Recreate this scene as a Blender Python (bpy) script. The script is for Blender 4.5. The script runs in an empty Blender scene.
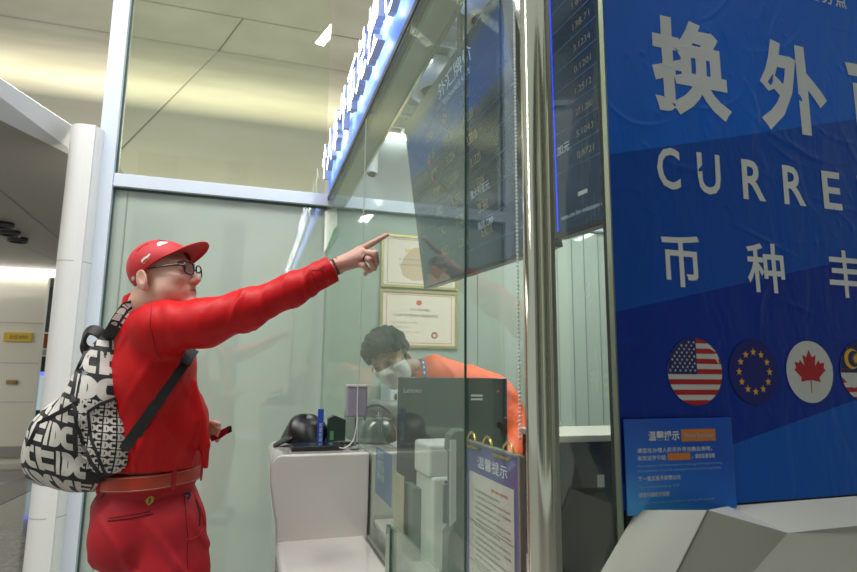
import bpy, bmesh, math, random
import numpy as np
from mathutils import Vector, Matrix
from mathutils.bvhtree import BVHTree
random.seed(4)
C = bpy.context.collection
SC = bpy.context.scene
PI = math.pi

# ---------------------------------------------------------------- camera
FPX, CX, CY = 571.0, 428.5, 286.0
CAM = np.array([0.0, 0.0, 1.38])
_y, _p, _r = math.radians(17.1), math.radians(8.6), math.radians(0.6)
FW = np.array([math.sin(_y)*math.cos(_p), math.cos(_y)*math.cos(_p), math.sin(_p)])
_r0 = np.array([math.cos(_y), -math.sin(_y), 0.0]); _u0 = np.cross(_r0, FW)
RT = math.cos(_r)*_r0 + math.sin(_r)*_u0
UP = -math.sin(_r)*_r0 + math.cos(_r)*_u0
cd = bpy.data.cameras.new('camera'); cam = bpy.data.objects.new('camera', cd); C.objects.link(cam)
cd.sensor_fit = 'HORIZONTAL'; cd.sensor_width = 36.0; cd.lens = FPX/857*36; cd.clip_start = 0.02; cd.clip_end = 200
cam.matrix_world = Matrix(((RT[0], UP[0], -FW[0], CAM[0]), (RT[1], UP[1], -FW[1], CAM[1]), (RT[2], UP[2], -FW[2], CAM[2]), (0, 0, 0, 1)))
cd.dof.use_dof = True; cd.dof.focus_distance = 2.05; cd.dof.aperture_fstop = 5.6
SC.camera = cam

def ray(x, y): return FW + RT*(x-CX)/FPX - UP*(y-CY)/FPX
def on(x, y, ax, val):                      # sight line meets the plane axis = val
    d = ray(x, y); return CAM + d*((val-CAM[ax])/d[ax])
def at(x, y, z): return CAM + ray(x, y)*z    # sight line at a depth in metres

# ---------------------------------------------------------------- world, lights, exposure
w = bpy.data.worlds.new('world'); SC.world = w; w.use_nodes = True
bg = w.node_tree.nodes['Background']; bg.inputs[0].default_value = (.90, .95, .88, 1); bg.inputs[1].default_value = 0.50
SC.view_settings.view_transform = 'Standard'; SC.view_settings.look = 'None'
SC.view_settings.exposure = 0.0; SC.view_settings.gamma = 1.0; SC.view_settings.use_curve_mapping = False
SC.cycles.use_denoising = True
SC.cycles.max_bounces = 8; SC.cycles.transparent_max_bounces = 24
SC.cycles.caustics_reflective = False; SC.cycles.caustics_refractive = False
def area(name, loc, target, sx, sy, power, col=(1, 1, 1)):
    l = bpy.data.lights.new(name, 'AREA'); l.shape = 'RECTANGLE'; l.size = sx; l.size_y = sy; l.energy = power; l.color = col
    o = bpy.data.objects.new(name, l); C.objects.link(o); o.location = loc
    o.rotation_euler = (Vector(target)-Vector(loc)).to_track_quat('-Z', 'Y').to_euler(); return o
for k_ in range(4):                          # long ceiling lamps of the hall
    area('hall_lamp', (-3.4+k_*1.6, .9, 7.0), (-2.4+k_*1.3, 1.2, 1.0), .16, 3.6, 150, (1.0, .985, .95))
area('hall_lamp_left', (-3.2, 1.2, 3.6), (-.4, 2.2, 1.2), .12, 2.4, 30, (1.0, .98, .93))
area('corridor_light', (-5.8, 7.4, 2.7), (-5.6, 7.5, 0), 2.2, 3.0, 90, (1.0, .98, .94))
for k_ in range(3): area('booth_lamp', (1.2+k_*.75, 2.6, 3.18), (1.2+k_*.75, 2.7, 0), .10, 1.6, 29, (.96, 1.0, .97))
area('bulkhead_fill_light', (-0.22, 4.36, 2.64), (-0.3, 7.0, 5.0), 1.1, 0.07, 30, (1.0, .96, .82))  # added strip hidden behind the frame bar, brightens the bulkhead
area('bulkhead_fill_light', (-3.2, 5.2, 3.3), (-2.6, 7.6, 5.6), 3.0, 0.2, 120, (1.0, .96, .84))  # second unseen strip, added behind the fascia for the bulkhead's left
area('bulkhead_high_fill', (-2.0, 10.5, 9.6), (-2.0, 20.0, 12.3), 16.0, 0.3, 1900, (1.0, .95, .76))  # unseen light added to brighten the upper bulkhead
area('bulkhead_high_fill', (-1.0, 4.6, 7.6), (-1.0, 12.0, 7.0), 5.0, 0.2, 160, (1.0, .96, .84))  # weaker unseen light added above the frame, for the bulkhead too

# ---------------------------------------------------------------- materials
def mat(name, col, rough=0.5, metal=0.0, emit=None, es=0.0, coat=0.0, spec=0.5, bump=None, var=None, sheen=0.0, coat_ior=1.5, alpha=1.0):
    m = bpy.data.materials.new(name); m.use_nodes = True; nt = m.node_tree; b = nt.nodes['Principled BSDF']
    b.inputs['Base Color'].default_value = (*col, 1); b.inputs['Roughness'].default_value = rough; b.inputs['Metallic'].default_value = metal
    b.inputs['Coat Weight'].default_value = coat; b.inputs['Coat Roughness'].default_value = 0.03; b.inputs['Coat IOR'].default_value = coat_ior
    b.inputs['Specular IOR Level'].default_value = spec; b.inputs['Sheen Weight'].default_value = sheen; b.inputs['Alpha'].default_value = alpha
    if emit: b.inputs['Emission Color'].default_value = (*emit, 1); b.inputs['Emission Strength'].default_value = es
    tc = nt.nodes.new('ShaderNodeTexCoord')
    if bump:
        sc_, st, dist = bump; n = nt.nodes.new('ShaderNodeTexNoise'); n.inputs['Scale'].default_value = sc_; n.inputs['Detail'].default_value = 4
        nt.links.new(tc.outputs['Object'], n.inputs['Vector']); bp = nt.nodes.new('ShaderNodeBump'); bp.inputs['Strength'].default_value = st; bp.inputs['Distance'].default_value = dist
        nt.links.new(n.outputs['Fac'], bp.inputs['Height']); nt.links.new(bp.outputs['Normal'], b.inputs['Normal'])
    if var:
        sc_, c2 = var; n = nt.nodes.new('ShaderNodeTexNoise'); n.inputs['Scale'].default_value = sc_; n.inputs['Detail'].default_value = 5
        nt.links.new(tc.outputs['Object'], n.inputs['Vector']); mx = nt.nodes.new('ShaderNodeMix'); mx.data_type = 'RGBA'
        mx.inputs[6].default_value = (*col, 1); mx.inputs[7].default_value = (*c2, 1)
        rp = nt.nodes.new('ShaderNodeMapRange'); rp.inputs[1].default_value = .35; rp.inputs[2].default_value = .65
        nt.links.new(n.outputs['Fac'], rp.inputs[0]); nt.links.new(rp.outputs[0], mx.inputs[0]); nt.links.new(mx.outputs[2], b.inputs['Base Color'])
    return m
def glass(name, tint, film=0.0, veilcol=(.6, .68, .62), f0=0.06, f1=0.6):  # film: share of diffuse veil, haze mixed into the glass colour
    m = bpy.data.materials.new(name); m.use_nodes = True; nt = m.node_tree; nt.nodes.clear()
    out = nt.nodes.new('ShaderNodeOutputMaterial'); tr = nt.nodes.new('ShaderNodeBsdfTransparent'); tr.inputs[0].default_value = (*tint, 1)
    df = nt.nodes.new('ShaderNodeBsdfDiffuse'); df.inputs[0].default_value = (*veilcol, 1)
    gl = nt.nodes.new('ShaderNodeBsdfGlossy'); gl.inputs['Roughness'].default_value = 0.01; gl.inputs[0].default_value = (.95, 1, .97, 1)
    lw = nt.nodes.new('ShaderNodeLayerWeight'); lw.inputs[0].default_value = 0.25
    mr = nt.nodes.new('ShaderNodeMapRange'); mr.inputs[3].default_value = f0; mr.inputs[4].default_value = f1
    nt.links.new(lw.outputs['Fresnel'], mr.inputs[0])
    m1 = nt.nodes.new('ShaderNodeMixShader'); m1.inputs[0].default_value = film; nt.links.new(tr.outputs[0], m1.inputs[1]); nt.links.new(df.outputs[0], m1.inputs[2])
    m2 = nt.nodes.new('ShaderNodeMixShader'); nt.links.new(mr.outputs[0], m2.inputs[0]); nt.links.new(m1.outputs[0], m2.inputs[1]); nt.links.new(gl.outputs[0], m2.inputs[2])
    nt.links.new(m2.outputs[0], out.inputs[0]); return m

# ---------------------------------------------------------------- mesh helpers
def tag(o, label=None, cat=None, group=None, kind=None):
    if label: o['label'] = label
    if cat: o['category'] = cat
    if group: o['group'] = group
    if kind: o['kind'] = kind
    return o
def empty(name, loc, label=None, cat=None, group=None):
    o = bpy.data.objects.new(name, None); C.objects.link(o); o.location = loc; o.empty_display_size = .05
    o.matrix_world = Matrix.Translation(loc); return tag(o, label, cat, group)
def link(name, me, mats, parent=None, smooth=False, label=None):
    me.name = name
    for m in (mats if isinstance(mats, (list, tuple)) else [mats]): me.materials.append(m)
    if smooth: me.polygons.foreach_set('use_smooth', [True]*len(me.polygons))
    o = bpy.data.objects.new(name, me); C.objects.link(o)
    if parent is not None:
        o.parent = parent; o.matrix_parent_inverse = parent.matrix_world.inverted()
    if label: o['label'] = label
    return o
class MB:
    """collects shapes into one mesh"""
    def __init__(s): s.v = []; s.f = []; s.m = []; s.sm = []
    def add(s, vs, fs, mi=0, sm=False):
        n = len(s.v); s.v += [tuple(float(c) for c in p) for p in vs]
        for f in fs: s.f.append([i+n for i in f]); s.m.append(mi); s.sm.append(sm)
    def box(s, a, b, mi=0, M=None):
        x0, y0, z0 = a; x1, y1, z1 = b
        vs = [(x0, y0, z0), (x1, y0, z0), (x1, y1, z0), (x0, y1, z0), (x0, y0, z1), (x1, y0, z1), (x1, y1, z1), (x0, y1, z1)]
        if M is not None: vs = [tuple(M @ Vector(p)) for p in vs]
        s.add(vs, [(0, 3, 2, 1), (4, 5, 6, 7), (0, 1, 5, 4), (1, 2, 6, 5), (2, 3, 7, 6), (3, 0, 4, 7)], mi)
    def tube(s, pts, r, n=12, mi=0, cap=True, closed=False):
        pts = [np.array(p, float) for p in pts]; rs = r if isinstance(r, (list, tuple)) else [r]*len(pts)
        N = len(pts); up = None; vs = []
        for i in range(N):
            a = pts[(i-1) % N] if (closed or i > 0) else pts[i]; b = pts[(i+1) % N] if (closed or i < N-1) else pts[i]
            t = b-a; t /= (np.linalg.norm(t)+1e-12)
            if up is None:
                up = np.array([0, 0, 1.]) if abs(t[2]) < .9 else np.array([1., 0, 0])
            u = up-t*(up@t); u /= np.linalg.norm(u)+1e-12; up = u; v = np.cross(t, u)
            for k in range(n):
                an = 2*PI*k/n; vs.append(pts[i]+rs[i]*(math.cos(an)*u+math.sin(an)*v))
        fs = []
        for i in range(N if closed else N-1):
            for k in range(n):
                j = (i+1) % N; fs.append((i*n+k, i*n+(k+1) % n, j*n+(k+1) % n, j*n+k))
        s.add(vs, fs, mi, True)
        if cap and not closed: s.add(vs[:n], [tuple(range(n))[::-1]], mi); s.add(vs[-n:], [tuple(range(n))], mi)
    def lathe(s, prof, c, n=32, mi=0, axis='z', M=None):
        vs = []; fs = []
        for (r, h) in prof:
            for k in range(n):
                a = 2*PI*k/n; p = Vector((r*math.cos(a), r*math.sin(a), h))
                if M is not None: p = M @ p
                vs.append((p[0]+c[0], p[1]+c[1], p[2]+c[2]))
        for i in range(len(prof)-1):
            for k in range(n): fs.append((i*n+k, i*n+(k+1) % n, (i+1)*n+(k+1) % n, (i+1)*n+k))
        s.add(vs, fs, mi, True)
    def poly(s, pts, mi=0): s.add(pts, [tuple(range(len(pts)))], mi)
    def prism(s, pts, d, mi=0):
        n = len(pts); d = np.array(d, float); P = [np.array(p, float) for p in pts]; Q = [p+d for p in P]
        s.add(P+Q, [tuple(range(n))[::-1], tuple(range(n, 2*n))]+[(i, (i+1) % n, n+(i+1) % n, n+i) for i in range(n)], mi)
    def build(s, name, mats, parent=None, bevel=0, seg=2, label=None, merge=False):
        me = bpy.data.meshes.new(name); me.from_pydata(s.v, [], s.f)
        me.polygons.foreach_set('material_index', s.m); me.polygons.foreach_set('use_smooth', s.sm)
        bm = bmesh.new(); bm.from_mesh(me)
        bmesh.ops.recalc_face_normals(bm, faces=bm.faces)
        if bevel: bmesh.ops.bevel(bm, geom=bm.edges[:], offset=bevel, segments=seg, affect='EDGES', profile=.5)
        bm.to_mesh(me); bm.free()
        if bevel: me.polygons.foreach_set('use_smooth', [True]*len(me.polygons)); 
        me.validate()
        o = link(name, me, mats, parent, label=label)
        if bevel:
            md = o.modifiers.new('wn', 'WEIGHTED_NORMAL'); md.keep_sharp = True
        return o
def V(*a): return np.array(a, float)
def text_geo(body, bold=0.0, extrude=0.0, res=3):
    c = bpy.data.curves.new('lettering', 'FONT'); c.body = body; c.size = 1; c.offset = bold; c.extrude = extrude; c.resolution_u = res
    o = bpy.data.objects.new('lettering', c); C.objects.link(o)
    dg = bpy.context.evaluated_depsgraph_get(); dg.update()
    me = bpy.data.meshes.new_from_object(o.evaluated_get(dg))
    v = np.array([tuple(p.co) for p in me.vertices]) if len(me.vertices) else np.zeros((0, 3)); f = [tuple(p.vertices) for p in me.polygons]
    bpy.data.objects.remove(o); bpy.data.curves.remove(c); bpy.data.meshes.remove(me); return v, f
def put_text(mb, body, org, xd, yd, h, w=None, bold=0.0, extrude=0.0, mi=0, ls=1.0):
    """glyph box lower-left corner at org, height h, optional width w; xd, yd unit vectors"""
    v, f = text_geo(body, bold, 0.0)
    if not len(v): return
    lo = v.min(0); hi = v.max(0); sy = h/max(hi[1]-lo[1], 1e-6); sx = (w/max(hi[0]-lo[0], 1e-6)) if w else sy*ls
    org, xd, yd = V(*org), V(*xd), V(*yd); nd = np.cross(xd, yd)
    P = [org+xd*(p[0]-lo[0])*sx+yd*(p[1]-lo[1])*sy for p in v]
    if extrude:
        # outline walls from boundary edges
        Q = [p+nd*extrude for p in P]; n = len(P); cnt = {}
        for t in f:
            for i in range(len(t)): a, b = t[i], t[(i+1) % len(t)]; cnt[(a, b)] = 1
        walls = [(a, b, b+n, a+n) for (a, b) in cnt if (b, a) not in cnt]
        mb.add(P+Q, [tuple(i+n for i in t) for t in f]+[tuple(t[::-1]) for t in f], mi[0] if isinstance(mi, tuple) else mi); k = len(mb.v)-2*n
        for wl in walls: mb.f.append([i+k for i in wl]); mb.m.append(mi[1] if isinstance(mi, tuple) else mi); mb.sm.append(False)
    else: mb.add(P, f, mi)
XD, YD, ZD = V(1, 0, 0), V(0, 1, 0), V(0, 0, 1)
# ================================================================ the setting
YW, XG = 4.184, 0.485                       # frame wall plane, counter glass plane
M = {}
M['frame'] = mat('white_powder_coat', (.62, .68, .76), .35, coat=.3)
M['frost'] = mat('pale_green_backed_glass', (.41, .48, .41), .45, coat=1.0, coat_ior=2.5, var=(.9, (.37, .45, .38)))
M['panel_grey'] = mat('booth_upper_wall', (.42, .44, .43), .6)
M['metal_ceiling'] = mat('brushed_champagne_metal', (.60, .57, .47), .42, .35, var=(.35, (.50, .47, .37)))
M['seam'] = mat('dark_seam', (.10, .10, .07), .6)
M['white'] = mat('white_gloss', (.74, .74, .72), .45, coat=.08)
M['soffit'] = mat('soffit_paint', (.36, .33, .30), .55)
M['cream'] = mat('cream_panel', (.70, .67, .58), .35, coat=.5)
M['glow'] = mat('warm_light_strip', (1, 1, 1), emit=(1, .97, .88), es=5)
M['tube'] = mat('ceiling_tube', (1, 1, 1), emit=(.95, 1, 1), es=7)
M['floor'] = mat('polished_stone', (.30, .30, .28), .12, var=(25, (.20, .20, .19)), coat=.6)
M['inlay'] = mat('stone_inlay', (.10, .10, .10), .15, var=(30, (.15, .15, .15)))
M['green_dark'] = mat('dark_green_gasket', (.05, .09, .07), .4)
M['black'] = mat('black_plastic', (.012, .012, .014), .35)
M['blackgloss'] = mat('gloss_black', (.006, .007, .009), .18, spec=.3)
M['steel'] = mat('polished_steel', (.66, .66, .56), .09, 1.0)
M['greyplas'] = mat('grey_plastic', (.16, .19, .18), .4)

def struct(mb, name, mats, **k): o = mb.build(name, mats, **k); return tag(o, kind='structure')
m = MB(); m.box((-9, -4, -.05), (6, 14, 0)); struct(m, 'floor', M['floor'])
m = MB(); m.prism([on(0, 505, 2, .002), on(0, 485, 2, .002), on(70, 462, 2, .002), on(70, 472, 2, .002)], (0, 0, .002)); struct(m, 'trim_1', M['inlay'])
# lower frosted wall and upper grey wall of the booth
m = MB(); m.box((-.95, YW+.01, 0), (3.42, YW+.06, 2.60)); struct(m, 'wall_back', M['frost'])
m = MB(); m.box((XG+.12, YW+.02, 2.68), (3.42, YW+.07, 3.35)); struct(m, 'wall_back_upper', M['panel_grey'])
m = MB(); m.box((3.40, 1.15, 0), (3.46, YW+.06, 3.3)); struct(m, 'wall_right', M['frost'])
# frame bar, post
m = MB(); m.box((-.945, YW-.04, 2.595), (3.4, YW+.08, 2.685)); struct(m, 'trim_2', M['frame'], bevel=.003)
m = MB(); m.box((-1.05, YW-.05, 0), (-.945, YW+.10, 5.2)); struct(m, 'trim_3', M['frame'], bevel=.004)
m = MB(); m.box((-.945, YW-.005, 0), (-.935, YW+.02, 2.595)); m.box((-.945, YW-.005, 2.685), (-.935, YW+.02, 5.0)); m.box((-.935, YW-.005, 2.583), (XG, YW+.01, 2.595)); struct(m, 'trim_4', M['green_dark'])
# seams of the frosted wall
m = MB()
for X in (-.86, .50, 1.60, 1.70, 2.3, 2.42, 2.56, 2.68, 2.82, 2.94, 3.06, 3.2): m.box((X-.003, YW+.004, .0), (X+.003, YW+.0102, 2.583))
struct(m, 'trim_5', mat('wall_joint', (.24, .30, .26), .4))
# clear pane above the bar on the left
m = MB(); m.box((-.935, YW+.01, 2.685), (XG-.02, YW+.018, 5.0)); struct(m, 'window_1', glass('upper_pane', (.92, .94, .88), .04, (.40, .46, .38), .03, .25))
# slanting metal bulkhead beyond, rising away from the hall
S0 = V(0, 5.6, 2.35); sd = V(0, math.cos(math.radians(34)), math.sin(math.radians(34)))
def slope(px, py):
    n = np.cross(XD, sd); d = ray(px, py); t = ((S0-CAM)@n)/(d@n); return CAM+d*t
SA = float((slope(230, 53)-S0)@sd); dg_ = lambda a: V(0, math.cos(math.radians(a)), math.sin(math.radians(a))); sdA, sdB = dg_(52), dg_(80)
_a = S0+sd*SA; _n = np.cross(XD, ray(250, 20)); SBn = float(((CAM-_a)@_n)/(sdA@_n))
def bulk(u, s):                              # gently barrelled surface
    p = S0*V(0, 1, 1)+sd*min(s, SA)
    if s > SA: p = p+sdA*min(s-SA, SBn)
    if s > SA+SBn: p = p+sdB*(s-SA-SBn)
    return V(u, 0, 0)+p
m = MB(); nu, ns = 2, 110; vs = []; fs = []
ns = 5
for i in range(nu):
    for s_ in (1.1, SA-.15, SA, SA+SBn, SA+SBn+9): vs.append(bulk(-22+i*30, s_))
for j in range(ns-1): fs.append((j, j+1, ns+j+1, ns+j))
m.add(vs, fs, 0, True)
struct(m, 'ceiling_bulkhead', M['metal_ceiling'])
def sl_s(px, py): return float((slope(px, py)-S0)@sd)
m = MB()
off = -np.cross(XD, sd)*-.004
for s_ in (SA, SA+SBn):
    a = bulk(-22, s_); b = bulk(8, s_); nn = np.cross(XD, sd)
    sg = -1 if (CAM-a)@nn < 0 else 1
    m.add([a+nn*sg*.03-sd*.030, b+nn*sg*.03-sd*.030, b+nn*sg*.03+sd*.030, a+nn*sg*.03+sd*.030], [(0, 1, 2, 3)])
ux = float(slope(180, 90)[0])
for U in (ux,):
    for (s1, s2) in ((1.1, SA),):
        nn = np.cross(XD, sd); sg = -1 if (CAM-bulk(U, s1))@nn < 0 else 1
        a, b = bulk(U, s1)+nn*sg*.007, bulk(U, s2)+nn*sg*.007
        m.add([a-XD*.011, b-XD*.011, b+XD*.011, a+XD*.011], [(0, 1, 2, 3)])
pA_ = bulk(ux, SA); pB_ = bulk(0, SA+SBn); rb_ = ray(243, 19); pB_ = V(rb_[0]*pB_[1]/rb_[1], pB_[1], pB_[2]); m.add([pA_+V(-.03, -.02, 0), pB_+V(-.03, -.02, 0), pB_+V(.03, -.02, 0), pA_+V(.03, -.02, 0)], [(0, 1, 2, 3)])
struct(m, 'trim_6', M['seam'])
# fascia with light strip, soffit over the corridor
a0, a1 = on(0, 78, 2, 3.02), on(92, 139, 2, 3.02); b0, b1 = on(0, 120, 2, 2.86), on(92, 166, 2, 2.86)
d = (a0-a1)*1.2; 
m = MB(); m.add([a0+d, a1, b1, b0+(b0-b1)*1.2], [(0, 1, 2, 3)]); m.add([a0+d, a1, a1+V(-.02, .12, 0), a0+d+V(-.02, .12, 0)], [(0, 1, 2, 3)]); struct(m, 'trim_7', M['white'])
m = MB(); m.add([a0+d+V(0, .015, .004), a1+V(0, .015, .004), a1+V(0, .075, .012), a0+d+V(0, .075, .012)], [(0, 1, 2, 3)]); struct(m, 'trim_8', M['glow'])
bb = b0+(b0-b1)*1.2
m = MB(); m.add([bb, b1, V(-1.0, 4.3, 2.86), V(-1.0, 12, 2.86), V(-9, 12, 2.86), V(-9, float(bb[1]), 2.86)], [(0, 1, 2, 3, 4, 5)]); m.add([b1, V(-1.0, 4.3, 2.86), V(-1.0, 4.3, 3.0), a1], [(0, 1, 2, 3)]); struct(m, 'ceiling_corridor', M['soffit'])
m = MB(); m.box((-9, 9.86, 2.76), (-1.9, 9.98, 2.855)); struct(m, 'trim_9', M['glow'])
# soffit seams
m = MB()
for (p, q) in (((0, 190), (75, 252)), ((0, 236), (60, 262))):
    A_, B_ = on(*p, 2, 2.858), on(*q, 2, 2.858); t = (B_-A_); t /= np.linalg.norm(t); nn = np.cross(t, ZD)*.008
    m.add([A_-nn, B_-nn, B_+nn, A_+nn], [(0, 1, 2, 3)])
struct(m, 'trim_10', mat('soffit_seam', (.22, .20, .18), .6))
# far cream wall with grey band
xr = float(on(37, 380, 1, 10)[0])
m = MB(); m.box((-9, 10, 0), (xr, 10.1, 2.86)); struct(m, 'wall_far', M['cream'])
m = MB()
for zz in (.88, 1.45, 2.05): m.box((-9, 9.995, zz), (xr, 10.0, zz+.008))
struct(m, 'trim_11', mat('panel_gap', (.40, .38, .33), .5))
zb0, zb1 = float(on(20, 457, 1, 10)[2]), float(on(20, 446, 1, 10)[2])
m = MB(); m.box((-9, 9.97, zb0), (xr, 10.0, zb1)); struct(m, 'baseboard_far', mat('grey_band', (.30, .29, .26), .4))
# white rounded column beside the frame
m = MB(); cc = (-1.118, 4.13, 0); m.lathe([(.097, 0), (.097, 2.96)], cc, 48)
for zz in (.50, 2.05): m.lathe([(.0975, zz), (.0975, zz+.006)], cc, 48, 1)
m.box((-1.11, 4.035, 0), (-1.052, 4.2, 2.96)); struct(m, 'wall_column', [M['white'], M['panel_grey']])
# booth ceiling: pale slab with a metal grid under it
m = MB(); m.box((XG+.12, 0.3, 3.34), (3.46, YW, 3.40)); struct(m, 'ceiling', mat('booth_ceiling_slab', (.50, .50, .45), .7))
m = MB()
for i in range(16): m.box((.66+i*.18, .8, 3.22), (.675+i*.18, YW, 3.25))
for i in range(18): m.box((.66, .95+i*.19, 3.215), (3.4, .965+i*.19, 3.245))
struct(m, 'trim_12', mat('grid_metal', (.55, .56, .50), .4))
# header beam behind the sign
m = MB(); m.box((XG+.035, .5, 2.60), (XG+.12, YW, 2.70)); struct(m, 'trim_13', mat('header_beam', (.38, .43, .38), .3, coat=.6))
m = MB(); m.box((XG+.115, .5, 2.585), (XG+.127, YW, 2.60)); struct(m, 'trim_14', M['steel'])
# unseen hall walls behind the camera, striped panels added for reflections and contrast
hallc = mat('hall_cream', (.52, .50, .42), .5); halld = mat('hall_dark_panel', (.03, .04, .05), .15); hallg = mat('hall_green_panel', (.30, .36, .30), .4)
m = MB(); x = -11.0; k = 0
while x < 12:
    wd = (1.1, .5, 1.7, .35, .9)[k % 5]; m.box((x, -6.1-(k % 3)*.1, 0), (x+wd, -6, 6.5), (0, 1, 2, 1)[k % 4]); x += wd; k += 1
struct(m, 'wall_hall_unseen', [hallc, halld, hallg])
m = MB(); y = -6.0; k = 0
while y < .6:
    wd = (.5, .9, .3, 1.1)[k % 4]; m.box((5.2, y, 0), (5.3+.05*(k % 2), y+wd, 5.5), (1, 0, 2, 1, 0)[k % 5]); y += wd; k += 1
struct(m, 'wall_hall_right_unseen', [hallc, halld, hallg])
# ================================================================ the booth: sign, glass, pole, banner, counters
# ---- illuminated fascia sign
sg = empty('illuminated_sign', (XG, 2.3, 2.63), 'long blue lightbox sign with raised glowing white characters above the counter glass', 'sign')
m = MB(); m.box((XG, .45, 2.665), (XG+.03, YW-.045, 3.10)); m.build('sign_board', mat('sign_blue_glow', (.10, .22, .62), .4, emit=(.05, .16, .70), es=.75), sg)
m = MB(); m.box((XG-.004, .45, 2.635), (XG+.034, YW-.045, 2.665)); m.build('bottom_rail', mat('dark_rail', (.05, .055, .05), .35), sg)
lw_ = mat('glowing_letter', (1, 1, 1), emit=(.93, .97, 1), es=7.5); ls_ = mat('letter_side', (.30, .34, .42), .4, emit=(.7, .82, 1), es=.12)
txt = ['个', '人', '本', '外', '币', '兑', '换']; y = YW-.10
for i, ch in enumerate(txt):
    m = MB(); put_text(m, ch, (XG-.022, y, 2.735), (0, -1, 0), (0, 0, 1), .26, w=.25, bold=.020, extrude=.035, mi=(0, 1))
    m.build('sign_character', [lw_, ls_], sg); y -= .285
m = MB(); put_text(m, 'CURRENCY EXCHANGE', (XG-.022, y-.05, 2.74), (0, -1, 0), (0, 0, 1), .16, bold=.01, extrude=.03, mi=(0, 1)); m.build('sign_lettering', [lw_, ls_], sg)

# ---- counter glass panes
gA = glass('counter_glass', (.93, .97, .94), .06, (.52, .60, .54), .03, .16)  # pale veil paints reflected brightness into the pane
gB = glass('counter_glass_clear', (.97, .985, .97), .003, (.5, .58, .52), .012, .12)
edge = mat('glass_edge', (.05, .10, .08), .2); bright = mat('glass_edge_bright', (.55, .62, .56), .25)
def pane(n, y0, y1, z0, z1, mt, lab, ed):
    g = empty('glass_partition', (XG, (y0+y1)/2, z0), lab, 'glass pane')
    m = MB(); m.box((XG, y0+.006, z0), (XG+.005, y1-.001, z1)); m.build('pane', mt, g)
    m = MB(); m.box((XG-.0003, y0+.002, z0), (XG+.0053, y0+.005, z1)); m.build('polished_edge', ed, g)
pane(1, 2.669, YW-.045, .735, 2.63, gA, 'clear counter glass pane meeting the frosted back wall, furthest under the sign', bright)
pane(2, 1.277, 2.665, .735, 2.63, gA, 'wide counter glass pane with painted-in haze in front of the pointing hand and the white mask', edge)
pane(3, .955, 1.273, .735, 2.63, gB, 'narrow clear glass pane between the dark joint and the steel pole', edge)
g = empty('glass_partition', (.61, .97, .8), 'glass panel between the steel pole and the blue banner', 'glass pane')
m = MB(); a_, b_ = V(.505, .905, 0), V(.725, 1.035, 0); t_ = (b_-a_)/np.linalg.norm(b_-a_); n_ = V(t_[1], -t_[0], 0)*.004
m.prism([a_-n_+ZD*.8, b_-n_+ZD*.8, b_+n_+ZD*.8, a_+n_+ZD*.8], (0, 0, 1.83)); m.build('pane', gB, g)
m = MB(); m.prism([b_-n_*1.3+ZD*.8, b_+t_*.007-n_*1.3+ZD*.8, b_+t_*.007+n_*1.3+ZD*.8, b_+n_*1.3+ZD*.8], (0, 0, 1.83)); m.build('edge_trim', mat('edge_trim_metal', (.26, .28, .22), .3, .7), g)
# ---- steel pole
pl_ = empty('steel_pole', (XG+.004, .915, 0), 'polished stainless steel pole standing between the glass panes', 'pole')
m = MB(); m.tube([(XG+.004, .915, 0.02), (XG+.004, .915, 2.63)], .0265, 40); m.build('tube', M['steel'], pl_)
m = MB(); m.tube([(XG+.004, .915, 0.0), (XG+.004, .915, .02)], .05, 40); m.build('base_flange', M['steel'], pl_)
m = MB(); m.box((XG-.003, .937, .8), (XG+.011, .955, 2.63)); m.box((.500, .893, .8), (.512, .911, 2.63)); m.build('glass_channel', mat('channel_metal', (.35, .36, .30), .3, .8), pl_)

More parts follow.
